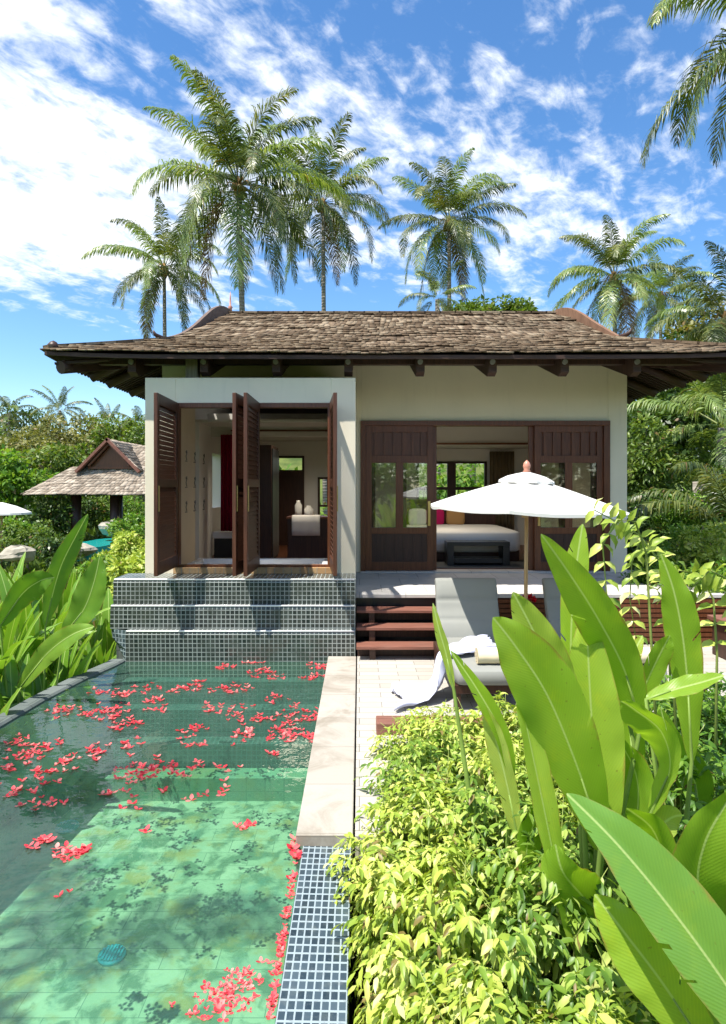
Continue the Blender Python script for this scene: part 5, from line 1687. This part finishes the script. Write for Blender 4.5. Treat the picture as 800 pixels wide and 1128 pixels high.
def leaf_px(parent, pts, wpx, mt, label=None, roll_=0.0, fold=.25, seed=1, root=None, peak=.5, wavy=.03, curl=0.0, nrm=None):
    """leaf given as (u, v, distance) points, base first; wpx = width in photo pixels"""
    P = [at(*p) for p in pts]; dm = sum(p[2] for p in pts) / len(pts)
    W_ = wpx * dm / 700
    nv = nrm or (Vector((0, 0, EYE)) - P[len(P) // 2] + Vector((-.3, 0, .5))).normalized()
    mb = MB(); mb.edge = []
    big_leaf(mb, P, W_, nv, fold, roll_, wavy, seed, n=120, peak=peak, curl=curl)
    o = mb.build('leaf', M[mt], parent)
    if label: o['label'] = label
    if root is not None:
        st = MB(); a = Vector(root); b = P[0]; mid = (a + b) / 2 + Vector((0, 0, .05))
        c1 = P[1] - P[0]
        st.tube([a, mid, b, b + c1 * .45, b + c1 * .9], [.016, .013, .009, .006, .004], 7)
        st.build('stalk', M['stem'], parent)
    return o


gp = thing('ginger_plant', 'tall ginger plant with huge upright leaves in the foreground right of the golden shrubs', 'plant', (.95, 2.75, -.12))
r0 = (1.0, 2.75, -.12)
leaf_px(gp, [(662, 925, 2.72), (638, 850, 2.66), (604, 768, 2.62), (570, 715, 2.58), (543, 680, 2.55)], 74, 'big_leaf', seed=2, root=r0, roll_=.25, peak=.52, wavy=.02, label='broad pointed leaf leaning left')
leaf_px(gp, [(706, 800, 2.9), (688, 738, 2.85), (658, 680, 2.8), (626, 630, 2.74), (596, 588, 2.7)], 50, 'big_leaf', seed=5, root=r0, roll_=-.2, peak=.45, wavy=.02, label='long leaf with the highest tip to the left')
leaf_px(gp, [(630, 770, 3.0), (629, 710, 3.0), (632, 650, 3.0), (637, 610, 3.0), (642, 577, 3.0)], 28, 'big_leaf', seed=6, root=r0, peak=.6, wavy=.03)
leaf_px(gp, [(640, 830, 2.86), (615, 760, 2.84), (590, 700, 2.82), (565, 652, 2.8)], 50, 'big_leaf_lime', seed=7, root=r0, peak=.5, label='pale lime young leaf')
leaf_px(gp, [(664, 940, 2.8), (656, 850, 2.82), (650, 760, 2.84), (646, 674, 2.86)], 66, 'big_leaf', seed=8, root=r0, peak=.5, roll_=.1)
leaf_px(gp, [(640, 1060, 2.45), (618, 980, 2.5), (597, 880, 2.55), (578, 790, 2.6), (570, 750, 2.6)], 44, 'big_leaf', seed=9, root=r0, roll_=1.0)
leaf_px(gp, [(664, 1010, 2.55), (640, 985, 2.5), (620, 960, 2.45), (612, 930, 2.45)], 60, 'big_leaf', seed=10, root=r0, roll_=-.3)
leaf_px(gp, [(690, 970, 2.9), (702, 900, 2.9), (700, 850, 2.9), (672, 800, 2.9)], 64, 'big_leaf', seed=12, root=r0, roll_=-.8)
leaf_px(gp, [(700, 960, 2.75), (716, 922, 2.7), (738, 902, 2.65), (752, 898, 2.6)], 34, 'big_leaf_lime', seed=13, root=r0)
leaf_px(gp, [(716, 900, 2.7), (738, 850, 2.6), (730, 808, 2.55), (700, 782, 2.55), (684, 772, 2.55)], 52, 'big_leaf', seed=14, root=r0, roll_=-.9, fold=.4, label='leaf folded over showing its dark back')
leaf_px(gp, [(664, 820, 2.95), (662, 760, 2.95), (664, 720, 2.95), (662, 690, 2.95)], 12, 'big_leaf_lime', seed=15, root=r0, fold=1.2)
leaf_px(gp, [(700, 880, 3.0), (694, 800, 3.0), (676, 740, 3.0), (670, 690, 3.0)], 40, 'big_leaf', seed=62, root=r0, roll_=-.5)
leaf_px(gp, [(720, 1010, 2.6), (732, 960, 2.6), (720, 915, 2.55), (690, 890, 2.5)], 50, 'big_leaf', seed=64, root=r0, roll_=-.7)
gp2 = thing('ginger_plant', 'ginger plant at the right edge with a tall upright pale leaf', 'plant', (1.45, 3.0, -.12))
r1 = (1.5, 3.0, -.12)
leaf_px(gp2, [(762, 840, 3.0), (758, 760, 3.0), (752, 700, 3.0), (742, 650, 3.0), (728, 610, 3.0)], 38, 'big_leaf', seed=21, root=r1, peak=.55, wavy=.05, roll_=.3)
leaf_px(gp2, [(694, 800, 2.95), (712, 752, 2.95), (730, 715, 2.95), (738, 700, 2.95)], 30, 'big_leaf', seed=22, root=r1, roll_=.8)
leaf_px(gp2, [(712, 770, 2.8), (742, 760, 2.8), (772, 752, 2.75), (798, 744, 2.7)], 26, 'big_leaf', seed=23, root=r1, roll_=-.5)
leaf_px(gp2, [(815, 1060, 2.4), (772, 990, 2.35), (776, 930, 2.3), (812, 866, 2.25)], 84, 'big_leaf', seed=24, root=r1, roll_=.5, fold=.5, peak=.4)
leaf_px(gp2, [(800, 1080, 2.6), (760, 1040, 2.6), (745, 985, 2.55), (748, 945, 2.5)], 60, 'big_leaf', seed=25, root=r1, roll_=1.0)
leaf_px(gp2, [(770, 900, 3.3), (765, 860, 3.3), (740, 820, 3.3), (728, 780, 3.3)], 46, 'big_leaf', seed=26, root=r1, roll_=-.4)
leaf_px(gp2, [(672, 770, 3.3), (690, 735, 3.3), (708, 700, 3.3)], 22, 'big_leaf_lime', seed=27, root=r1)
gp3 = thing('ginger_plant', 'huge waxy leaf plant reaching in from the bottom right corner', 'plant', (1.55, 1.7, -.45))
r2 = (1.5, 1.8, -.45)
leaf_px(gp3, [(868, 1190, 1.9), (800, 1085, 1.95), (738, 1000, 2.0), (678, 928, 2.05), (624, 874, 2.1)], 88, 'big_leaf_blue', seed=31, root=r2, roll_=.35, fold=.42, peak=.45, wavy=.012, label='long waxy blue green leaf folded along its midrib')
leaf_px(gp3, [(800, 1190, 2.0), (735, 1090, 2.05), (690, 1030, 2.1), (655, 985, 2.15)], 66, 'big_leaf', seed=32, root=r2, roll_=-.1, fold=.3, peak=.5)
leaf_px(gp3, [(830, 1160, 2.2), (800, 1110, 2.2), (780, 1060, 2.2), (775, 1010, 2.2)], 60, 'big_leaf', seed=33, root=r2, roll_=.6)
gp4 = thing('ginger_plant', 'small young ginger shoot with a brown sheath among the golden shrubs', 'plant', (.72, 3.2, -.12))
r3 = (.72, 3.2, -.12)
leaf_px(gp4, [(566, 862, 3.1), (552, 808, 3.1), (526, 760, 3.1), (496, 716, 3.1)], 22, 'big_leaf', seed=41, root=r3, roll_=.5)
leaf_px(gp4, [(572, 930, 3.1), (560, 870, 3.1), (545, 810, 3.1), (532, 775, 3.1)], 26, 'big_leaf_lime', seed=42, root=r3, roll_=-.4)
leaf_px(gp4, [(500, 760, 3.4), (492, 722, 3.4), (484, 694, 3.4), (477, 664, 3.4)], 13, 'big_leaf_lime', seed=43, root=(.64, 3.3, -.12), roll_=-.4)
leaf_px(gp4, [(588, 1000, 2.9), (580, 940, 2.95), (590, 900, 3.0), (600, 850, 3.0)], 40, 'big_leaf', seed=44, root=r3, roll_=.9)


# broad-leaved bed along the garden side of the pool
def clump(x, y, z, nl, hgt, wid, seed, label, lean=(0, 0)):
    rs = random.Random(seed); t = thing('ginger_clump', label, 'plant', (x, y, z), 'broad leaved plants along the left side of the pool')
    for i in range(nl):
        a = 6.283 * i / nl + rs.uniform(-.4, .4); q = rs.uniform(.45, 1.0); h_ = hgt * (.65 + .4 * q)
        out = .18 + .55 * (1.05 - q); ll = h_ * rs.uniform(.48, .62)
        bx, by = x + .07 * math.cos(a), y + .07 * math.sin(a)
        dx, dy = math.cos(a) + lean[0], math.sin(a) + lean[1]
        top = h_ * rs.uniform(.35, .5)
        P = []
        for k in range(5):
            s = k / 4; P.append(Vector((bx + dx * (.12 + out * ll * (s * .7 + .9 * s * s) * .75), by + dy * (.12 + out * ll * (s * .7 + .9 * s * s) * .75), z + top + ll * 1.1 * (s - (.42 if q < .75 else .15) * s * s))))
        nv = (Vector((-dx * .7, -dy * .7, 1.0)) + Vector((rs.uniform(-.3, .3), rs.uniform(-.5, .1), 0))).normalized()
        mb = MB(); mb.edge = []
        big_leaf(mb, P, wid * rs.uniform(.8, 1.2), nv, rs.uniform(.15, .4), rs.uniform(-.5, .5), .035, seed * 50 + i, n=14, ncol=5, peak=.5)
        mb.build('leaf', M['big_leaf_left'], t)
    mb = MB()
    for i in range(nl // 2):
        a = rs.uniform(0, 6.28); mb.tube([(x + .08 * math.cos(a), y + .08 * math.sin(a), z - .1), (x + .16 * math.cos(a), y + .16 * math.sin(a), z + hgt * .42)], [.02, .011], 6)
    mb.build('stalks', M['stem'], t)


k = 0
rs_ = random.Random(12)
places = [(-3.62, 5.1), (-3.58, 5.8), (-3.5, 6.45), (-3.42, 7.05), (-3.42, 7.7), (-3.5, 8.4), (-4.2, 5.3), (-4.15, 6.1), (-4.05, 6.9), (-4.0, 7.7), (-4.1, 8.5), (-4.8, 5.9), (-4.75, 6.8), (-4.7, 7.7), (-4.8, 8.7), (-5.4, 7.2), (-5.4, 8.3), (-3.62, 9.2), (-4.4, 9.4), (-5.3, 9.4), (-6.0, 9.0), (-3.55, 4.4)]
desc = ['beside the rim of the pool', 'in the middle of the bed', 'at the back of the bed']
for (x, y) in places:
    front_row = x > -3.7
    hgt = (1.55 if front_row else 2.25) + rs_.uniform(-.2, .25)
    if (x, y) == (-3.42, 7.05): hgt = 1.8
    row = [p for p in places if (p[0] > -3.7) == front_row and (front_row or (p[0] > -4.6) == (x > -4.6))]
    rank = ['first', 'second', 'third', 'fourth', 'fifth', 'sixth', 'seventh', 'eighth', 'ninth', 'tenth'][sorted(row, key=lambda p: p[1]).index((x, y))]
    d_ = ('along the pool rim', 'of the middle row of the bed', 'of the back row of the bed')[0 if front_row else 1 if x > -4.6 else 2]
    near = 'broad leaved ginger clump, %s from the camera %s' % (rank, d_)
    clump(x, y, -1.3, 19 if front_row else 18, hgt, .17, 500 + k, near, lean=(.0, -.15)); k += 1
# its one long upright leaf that stands above the rest
t = thing('ginger_clump', 'ginger stem with one long upright leaf standing above the left bed', 'plant', (-3.5, 6.8, -1.3), 'broad leaved plants along the left side of the pool')
leaf_px(t, [(50, 690, 6.7), (58, 655, 6.7), (68, 622, 6.7), (84, 590, 6.7), (97, 566, 6.7)], 24, 'big_leaf_left', seed=90, root=(-3.4, 6.8, -1.3), peak=.5, roll_=.3)
leaf_px(t, [(70, 700, 6.5), (92, 672, 6.5), (104, 640, 6.5), (110, 612, 6.5)], 34, 'big_leaf_left', seed=91, root=(-3.4, 6.8, -1.3), roll_=-.2)
leaf_px(t, [(20, 760, 6.2), (50, 722, 6.1), (78, 700, 6.0), (104, 690, 5.9)], 26, 'big_leaf_left', seed=92, root=(-3.5, 6.6, -1.3), roll_=-.2)
leaf_px(t, [(0, 690, 6.6), (24, 655, 6.6), (44, 640, 6.5), (60, 636, 6.5)], 30, 'big_leaf_left', seed=93, root=(-3.6, 6.7, -1.3), roll_=.2)


# ================================================================ golden shrubs in the foreground
def sprigs(rs, n, ctr, rad, up=.35):
    d = rs.normal(0, 1, (n, 3)); d[:, 2] = np.abs(d[:, 2]) * 1.0 - .25; d /= np.linalg.norm(d, axis=1, keepdims=True)
    lump = 1 + .24 * np.sin(d[:, 0] * 5 + ctr[0] * 9) * np.cos(d[:, 1] * 6 + ctr[1] * 5) + .10 * np.sin(d[:, 2] * 9 + d[:, 0] * 7)
    return np.array(ctr) + d * np.array(rad) * (rs.uniform(.55, 1.06, (n, 1)) * lump[:, None]), d


def shrub(ctr, rad, n, leaf, seed, label, mt='lf_lime', base_z=-.12, leaves=9, hang=.45, group='golden shrubs in the bed by the pool'):
    rs = np.random.default_rng(seed)
    t = thing('golden_shrub', label, 'shrub', (ctr[0], ctr[1], base_z), group); loc = np.array([ctr[0], ctr[1], base_z])
    p, d = sprigs(rs, n, ctr, rad)
    # each sprig: a drooping twig with paired leaves
    sd = d + rs.normal(0, .35, (n, 3)) + np.array([0, 0, .15]); sd /= np.linalg.norm(sd, axis=1, keepdims=True)
    sl = rs.uniform(.10, .20, n)
    PP, DD, NN, SS = [], [], [], []
    for k in range(leaves):
        q = k / (leaves - 1)
        dr = np.array([0, 0, -1.0]) * (q ** 2) * .45
        pos = p + sd * (sl * q)[:, None] + dr * sl[:, None]
        tang = sd + dr * 1.6
        s = np.cross(tang, [0, 0, 1.0]) + rs.normal(0, .12, (n, 3)); s /= np.linalg.norm(s, axis=1, keepdims=True) + 1e-6
        sg = 1 if k % 2 else -1
        if k == leaves - 1: dd = tang + np.array([0, 0, -.4])
        else: dd = tang * (.45 + .3 * q) + s * sg * .9 + np.array([0, 0, -hang]) + rs.normal(0, .25, (n, 3))
        PP.append(pos); DD.append(dd); NN.append(np.array([0, 0, 1.0]) + d * .5 + rs.normal(0, .3, (n, 3))); SS.append(leaf * rs.uniform(.65, 1.25, n) * (1 - .25 * abs(q - .5)))
    P_, D_, N_, S_2 = map(np.concatenate, (PP, DD, NN, SS))
    V, F = scatter(LEAF_HI[0], LEAF_HI[1], P_ - loc, frames(D_, N_), np.stack([S_2 * rs.uniform(.8, 1.25, len(S_2)), S_2, S_2], 1))
    np_mesh('foliage', V, F, M[mt], t)
    mb = MB(); idx = rs.integers(0, n, 70)
    for i in idx:
        q = Vector(p[i]) + Vector(sd[i]) * sl[i]; b = Vector((ctr[0] + (q.x - ctr[0]) * .25, ctr[1] + (q.y - ctr[1]) * .25, base_z))
        mb.tube([b, (b + q) / 2 + Vector((0, 0, .05)), Vector(p[i]), q], [.009, .006, .003, .0015], 5)
    mb.build('twigs', M['stem_lime'], t)


SH = [((.62, 4.72, -.02), (.36, .38, .34), 520, .058, 'light golden shrub farthest from the camera, against the left end of the timber kerb'),
      ((1.12, 4.75, -.0), (.42, .38, .36), 520, .060, 'golden shrub before the timber kerb below the blue cloth'),
      ((.50, 4.12, -.04), (.34, .42, .36), 620, .058, 'greenish golden shrub leaning over the pale paving'),
      ((.98, 4.0, .0), (.44, .42, .40), 600, .060, 'golden shrub in the middle of the bed behind the young ginger shoot'),
      ((.38, 3.42, -.05), (.34, .42, .38), 760, .060, 'golden shrub bulging over the end of the cream coping'),
      ((.84, 3.25, .0), (.40, .42, .44), 640, .060, 'golden shrub at the foot of the tall ginger plant'),
      ((.42, 2.72, -.08), (.33, .42, .42), 820, .056, 'golden shrub beside the mosaic spillway, middle one'),
      ((.78, 2.55, .0), (.38, .40, .44), 700, .056, 'golden shrub beneath the big leaning leaf'),
      ((.45, 2.08, -.14), (.28, .38, .40), 820, .052, 'golden shrub nearest the camera beside the spillway'),
      ((.80, 1.95, -.10), (.36, .36, .40), 760, .052, 'golden shrub nearest the camera below the waxy leaf'),
      ((1.55, 4.4, .0), (.42, .45, .42), 480, .060, 'golden shrub behind the tall ginger plant'),
      ((1.75, 3.5, .10), (.42, .5, .55), 520, .060, 'golden shrub right of the tall ginger plant'),
      ((1.35, 1.6, -.3), (.3, .3, .3), 300, .052, 'golden shrub at the bottom edge under the waxy leaf')]
for i, (c, r, n, lf, lb) in enumerate(SH):
    shrub(c, r, int(n * .82), lf * (1.25 if c[1] < 2.9 else 1.08), 700 + i, lb, base_z=-.45 if c[1] < 3 else -.12, mt='lf_bright' if i in (11,) else 'lf_golden_green' if i in (2, 5, 7, 10) else 'lf_lime', hang=.9 if c[1] < 2.9 else .45)
shrub((2.25, 4.3, .15), (.50, .5, .55), 560, .07, 720, 'mid green shrub at the right edge behind the upright leaf', mt='lf_bright', group='green shrubs right of the ginger plants')
shrub((2.75, 4.85, .05), (.5, .3, .42), 460, .07, 721, 'mid green shrub on the right before the timber kerb', mt='lf_bright', group='green shrubs right of the ginger plants')


# slender arching stems with paired yellow leaves that hang before the villa corner
def arch(P, n, leaf, seed, label, root):
    rs = np.random.default_rng(seed); t = thing('arching_stem', label, 'plant', root, 'arching stems with paired leaves')
    P = [Vector(p) for p in P]; loc = Vector(root)
    mb = MB(); mb.tube([loc] + P, [.012] + [.007 - .005 * i / len(P) for i in range(len(P))], 6); mb.build('stem', M['stem_lime'], t)
    Pa = np.array([tuple(p) for p in P]); m = len(Pa)
    s = np.repeat(np.linspace(.05, 1, n), 2) * (m - 1); sg = np.tile([1.0, -1.0], n)
    pos = np.stack([np.interp(s, np.arange(m), Pa[:, k]) for k in range(3)], 1)
    tg = np.stack([np.interp(s, np.arange(m - 1) + .5, np.diff(Pa[:, k])) for k in range(3)], 1); tg /= np.linalg.norm(tg, axis=1, keepdims=True)
    side = np.cross(tg, [.0, 1.0, .25]); side /= np.linalg.norm(side, axis=1, keepdims=True)
    D = side * sg[:, None] + tg * .35 + np.array([0, -.15, -.35]) + rs.normal(0, .12, (len(s), 3))
    V, F = scatter(LEAF_HI[0] * np.array([1.3, 1, 1.6]), LEAF_HI[1], pos - np.array(loc), frames(D, np.array([[0, -.6, 1.0]]).repeat(len(s), 0) + rs.normal(0, .2, (len(s), 3))), leaf * rs.uniform(.8, 1.15, len(s)))
    np_mesh('leaves', V, F, M['lf_lime'], t)


arch([at(716, 680, 3.6), at(712, 610, 3.6), at(700, 575, 3.55), at(680, 572, 3.5), at(664, 600, 3.5), at(668, 650, 3.5), at(676, 700, 3.5)], 15, .10, 801, 'arching stem hanging down before the right end of the terrace', (1.75, 3.65, -.12))
arch([at(740, 700, 3.7), at(728, 620, 3.7), at(705, 590, 3.7), at(680, 575, 3.7), at(655, 562, 3.7)], 12, .09, 802, 'arching stem whose tip touches the umbrella edge', (1.9, 3.75, -.12))
arch([at(790, 720, 3.8), at(786, 660, 3.8), at(770, 632, 3.8), at(745, 628, 3.75), at(724, 650, 3.7)], 12, .10, 803, 'arching stem over the timber planter', (2.15, 3.85, -.12))
arch([at(820, 700, 3.8), at(806, 640, 3.8), at(782, 628, 3.7), at(760, 650, 3.7)], 10, .10, 804, 'arching stem cut by the right edge of the photo', (2.3, 3.8, -.12))
arch([at(735, 640, 4.6), at(722, 600, 4.6), at(706, 594, 4.6), at(696, 620, 4.6), at(694, 660, 4.6), at(700, 700, 4.6)], 13, .11, 805, 'arching stem before the corner of the villa wall', (2.3, 4.65, -.12))

# ================================================================ blossoms afloat
CL = [(290, 740, 9), (248, 735, 6), (283, 728, 4), (302, 745, 4), (350, 735, 8), (345, 747, 7), (135, 765, 7), (165, 760, 5), (200, 760, 6), (215, 755, 6), (240, 760, 6), (260, 760, 6), (108, 762, 4), (70, 785, 5), (100, 785, 5), (130, 780, 7), (168, 772, 5), (175, 782, 3), (300, 770, 4), (232, 780, 5), (260, 785, 7), (285, 792, 7), (320, 785, 6), (325, 795, 6), (345, 788, 4), (120, 790, 6), (140, 800, 8), (65, 782, 3), (212, 805, 6), (270, 808, 8), (305, 810, 8), (320, 808, 5), (340, 815, 5), (22, 818, 6), (45, 825, 8), (30, 835, 6), (108, 828, 6), (138, 822, 5), (215, 820, 4), (10, 845, 4), (50, 848, 6), (75, 838, 4), (140, 850, 6), (160, 850, 7), (175, 848, 6), (200, 845, 5), (190, 853, 4), (35, 865, 5), (15, 875, 4), (50, 885, 4), (135, 870, 4), (300, 832, 2), (245, 848, 2), (250, 868, 2), (148, 888, 2), (215, 878, 2), (185, 872, 1), (50, 927, 5), (82, 941, 10), (272, 910, 3), (160, 918, 1), (72, 985, 1), (250, 1100, 20), (268, 1078, 9), (232, 1110, 8), (302, 1090, 4), (302, 1112, 4), (312, 1056, 5), (318, 1042, 4), (316, 1030, 3), (321, 1010, 4), (324, 990, 3), (328, 968, 4), (331, 945, 4), (332, 930, 2)]
rs = np.random.default_rng(909)
protos = []
def petal_mesh(seed):
    r = np.random.default_rng(seed); V = []; F = []
    nb = 3
    for b in range(nb):
        a = b * 2.094 + r.uniform(-.3, .3); c, s = math.cos(a), math.sin(a); k = len(V); cup = r.uniform(.15, .75)
        for (x, y, z) in ((0, 0, 0), (.34, .42, cup * .30), (0, .45, cup * .16), (-.34, .42, cup * .30), (.20, .82, cup * .62), (0, .95, cup * .75), (-.20, .82, cup * .62)):
            V.append((x * c - y * s, x * s + y * c, z))
        F += [(k, k + 1, k + 2), (k, k + 2, k + 3), (k + 2, k + 1, k + 4), (k + 2, k + 4, k + 5), (k + 3, k + 2, k + 5), (k + 3, k + 5, k + 6)]
    return np.array(V, float) * .036, np.array(F)


for i in range(5):
    V, F = petal_mesh(i); me_o = np_mesh('floating_blossom', V, F, M['petal']); protos.append(me_o)
cnt = 0; first = [True] * 5; extra_p = []
BLAB = {'rim': ('pink red blossom afloat against the mosaic spillway edge', 'pink blossoms gathered along the mosaic spillway'),
        'near': ('pink red blossom afloat on the near part of the pool', 'pink blossoms floating near the camera'),
        'far': ('pink red blossom afloat below the mosaic cascade', 'pink blossoms floating at the cascade end'),
        'left': ('pink red blossom afloat near the garden rim of the pool', 'pink blossoms floating on the left of the pool')}
spots = []
for (u, v, n) in CL:
    d = (EYE - WZ) * 700 / (v - 535); x = (u - 396) * d / 700
    for j in range(int(n * (2.3 if v < 900 else 2.6))):
        sp = .012 + .012 * n ** .5 * (1.5 if v < 900 else .8)
        px = x + rs.normal(0, sp * 1.3); py = d + rs.normal(0, sp * (1.0 if v > 900 else 1.5))
        if u > 300 and v > 920: px = -.352 + rs.normal(0, .010); py = d + rs.normal(0, .05)
        px = min(px, -.385 if py > 3.65 else -.352); lim = float(np.interp(py, [p[1] for p in edge_pts], [p[0] for p in edge_pts])); px = max(px, lim + .06)
        py = min(py, 7.54)
        spots.append((px, py, u, v))
order = sorted(range(len(spots)), key=lambda i: spots[i][1])
chosen = set(order[:40]) | set(rs.permutation(order[40:])[:250].tolist())
stuff = []
for i, (px, py, u, v) in enumerate(spots):
    s = rs.uniform(.6, 1.2) * (.75 if py < 3.6 else 1.08) * (1.0 if py > 3.2 else .85)
    if i in chosen:
        k = int(rs.integers(0, 5))
        if first[k]: o = protos[k]; first[k] = False
        else: o = protos[k].copy(); C.objects.link(o)
        o.location = (px, py, WZ + .002); o.rotation_euler = (rs.normal(0, .16), rs.normal(0, .16), rs.uniform(0, 6.28)); o.scale = (s, s, s)
        if u > 300 and v > 920: lab = 'red blossom caught against the mosaic spillway, %s' % ('nearest the coping' if py > 3.3 else 'half way along it' if py > 2.85 else 'nearest the camera')
        elif v > 895: lab = 'red blossom afloat near the camera, %s' % ('in the big cluster by the spillway' if px > -.9 else 'in the lone cluster on the left' if px < -1.6 else 'alone in the middle')
        else:
            zx = ['by the garden rim', 'left of the middle', 'in the middle', 'by the cream coping'][0 if px < -2.45 else 1 if px < -1.75 else 2 if px < -1.05 else 3]
            zy = ['under the cascade', 'over the upper submerged steps', 'over the lower submerged steps', 'over the green pool floor'][0 if py > 7.1 else 1 if py > 6.7 else 2 if py > 6.1 else 3]
            lab = 'pink blossom afloat %s, %s' % (zy, zx)
        tag(o, lab, 'blossom', 'blossoms: ' + lab)
    else: stuff.append((px, py, s))
VV, FF, k = [], [], 0
for (px, py, s) in stuff:
    V, F = petal_mesh(int(rs.integers(0, 40))); a = rs.uniform(0, 6.28)
    V = V @ np.array([[math.cos(a), math.sin(a), 0], [-math.sin(a), math.cos(a), 0], [0, 0, 1]]) * s + np.array([px, py, WZ + .003])
    VV.append(V); FF.append(F + k); k += len(V)
if VV: struct(np_mesh('scattered_petals', np.concatenate(VV), np.concatenate(FF), M['petal']), 'stuff')

# trees beside and behind the photographer: they stand out of frame, shade the pool and show in its reflections
tree((-5.6, 1.0, -1.5), 9.0, (1.3, 1.5, 1.6), 260, .30, 'lf_mid', 950, 'slender tree beside the pool left of the camera', 'tree', None, trunk=.12, nb=9, crown_z=7.3, name='leafy_tree')
palm((-7.2, .5, -1.5), (-5.6, .9, 8.6), 2.8, 5, 951, 'leaning palm beside the pool left of the camera', el_rng=(70, -20))

# garden behind the photographer, seen only in the door glass and the water
for i, (x, y, r) in enumerate([(-9, -9, 3.2), (-4.5, -12, 3.4), (.5, -11, 3.2), (5, -12, 3.4), (10, -9, 3.4), (13, -3, 3.0), (-11, -4, 2.6)]):
    tree((x, y, -1.3), 6.5, (r, r * .8, 2.9), 2600, .36, ['lf_mid', 'lf_dark', 'lf_bright'][i % 3], 970 + i, 'garden tree behind the photographer, number %d from the left, seen mirrored in the door glass' % (i + 1) if False else ['dark leafy tree mirrored at the left of the door glass', 'leafy tree mirrored in the left door', 'bright leafy tree mirrored in the middle of the doors', 'leafy tree mirrored in the right door', 'dark leafy tree mirrored far right in the doors', 'leafy tree at the right behind the camera', 'leafy tree at the left behind the camera'][i], 'tree', 'trees behind the photographer', trunk=.16)
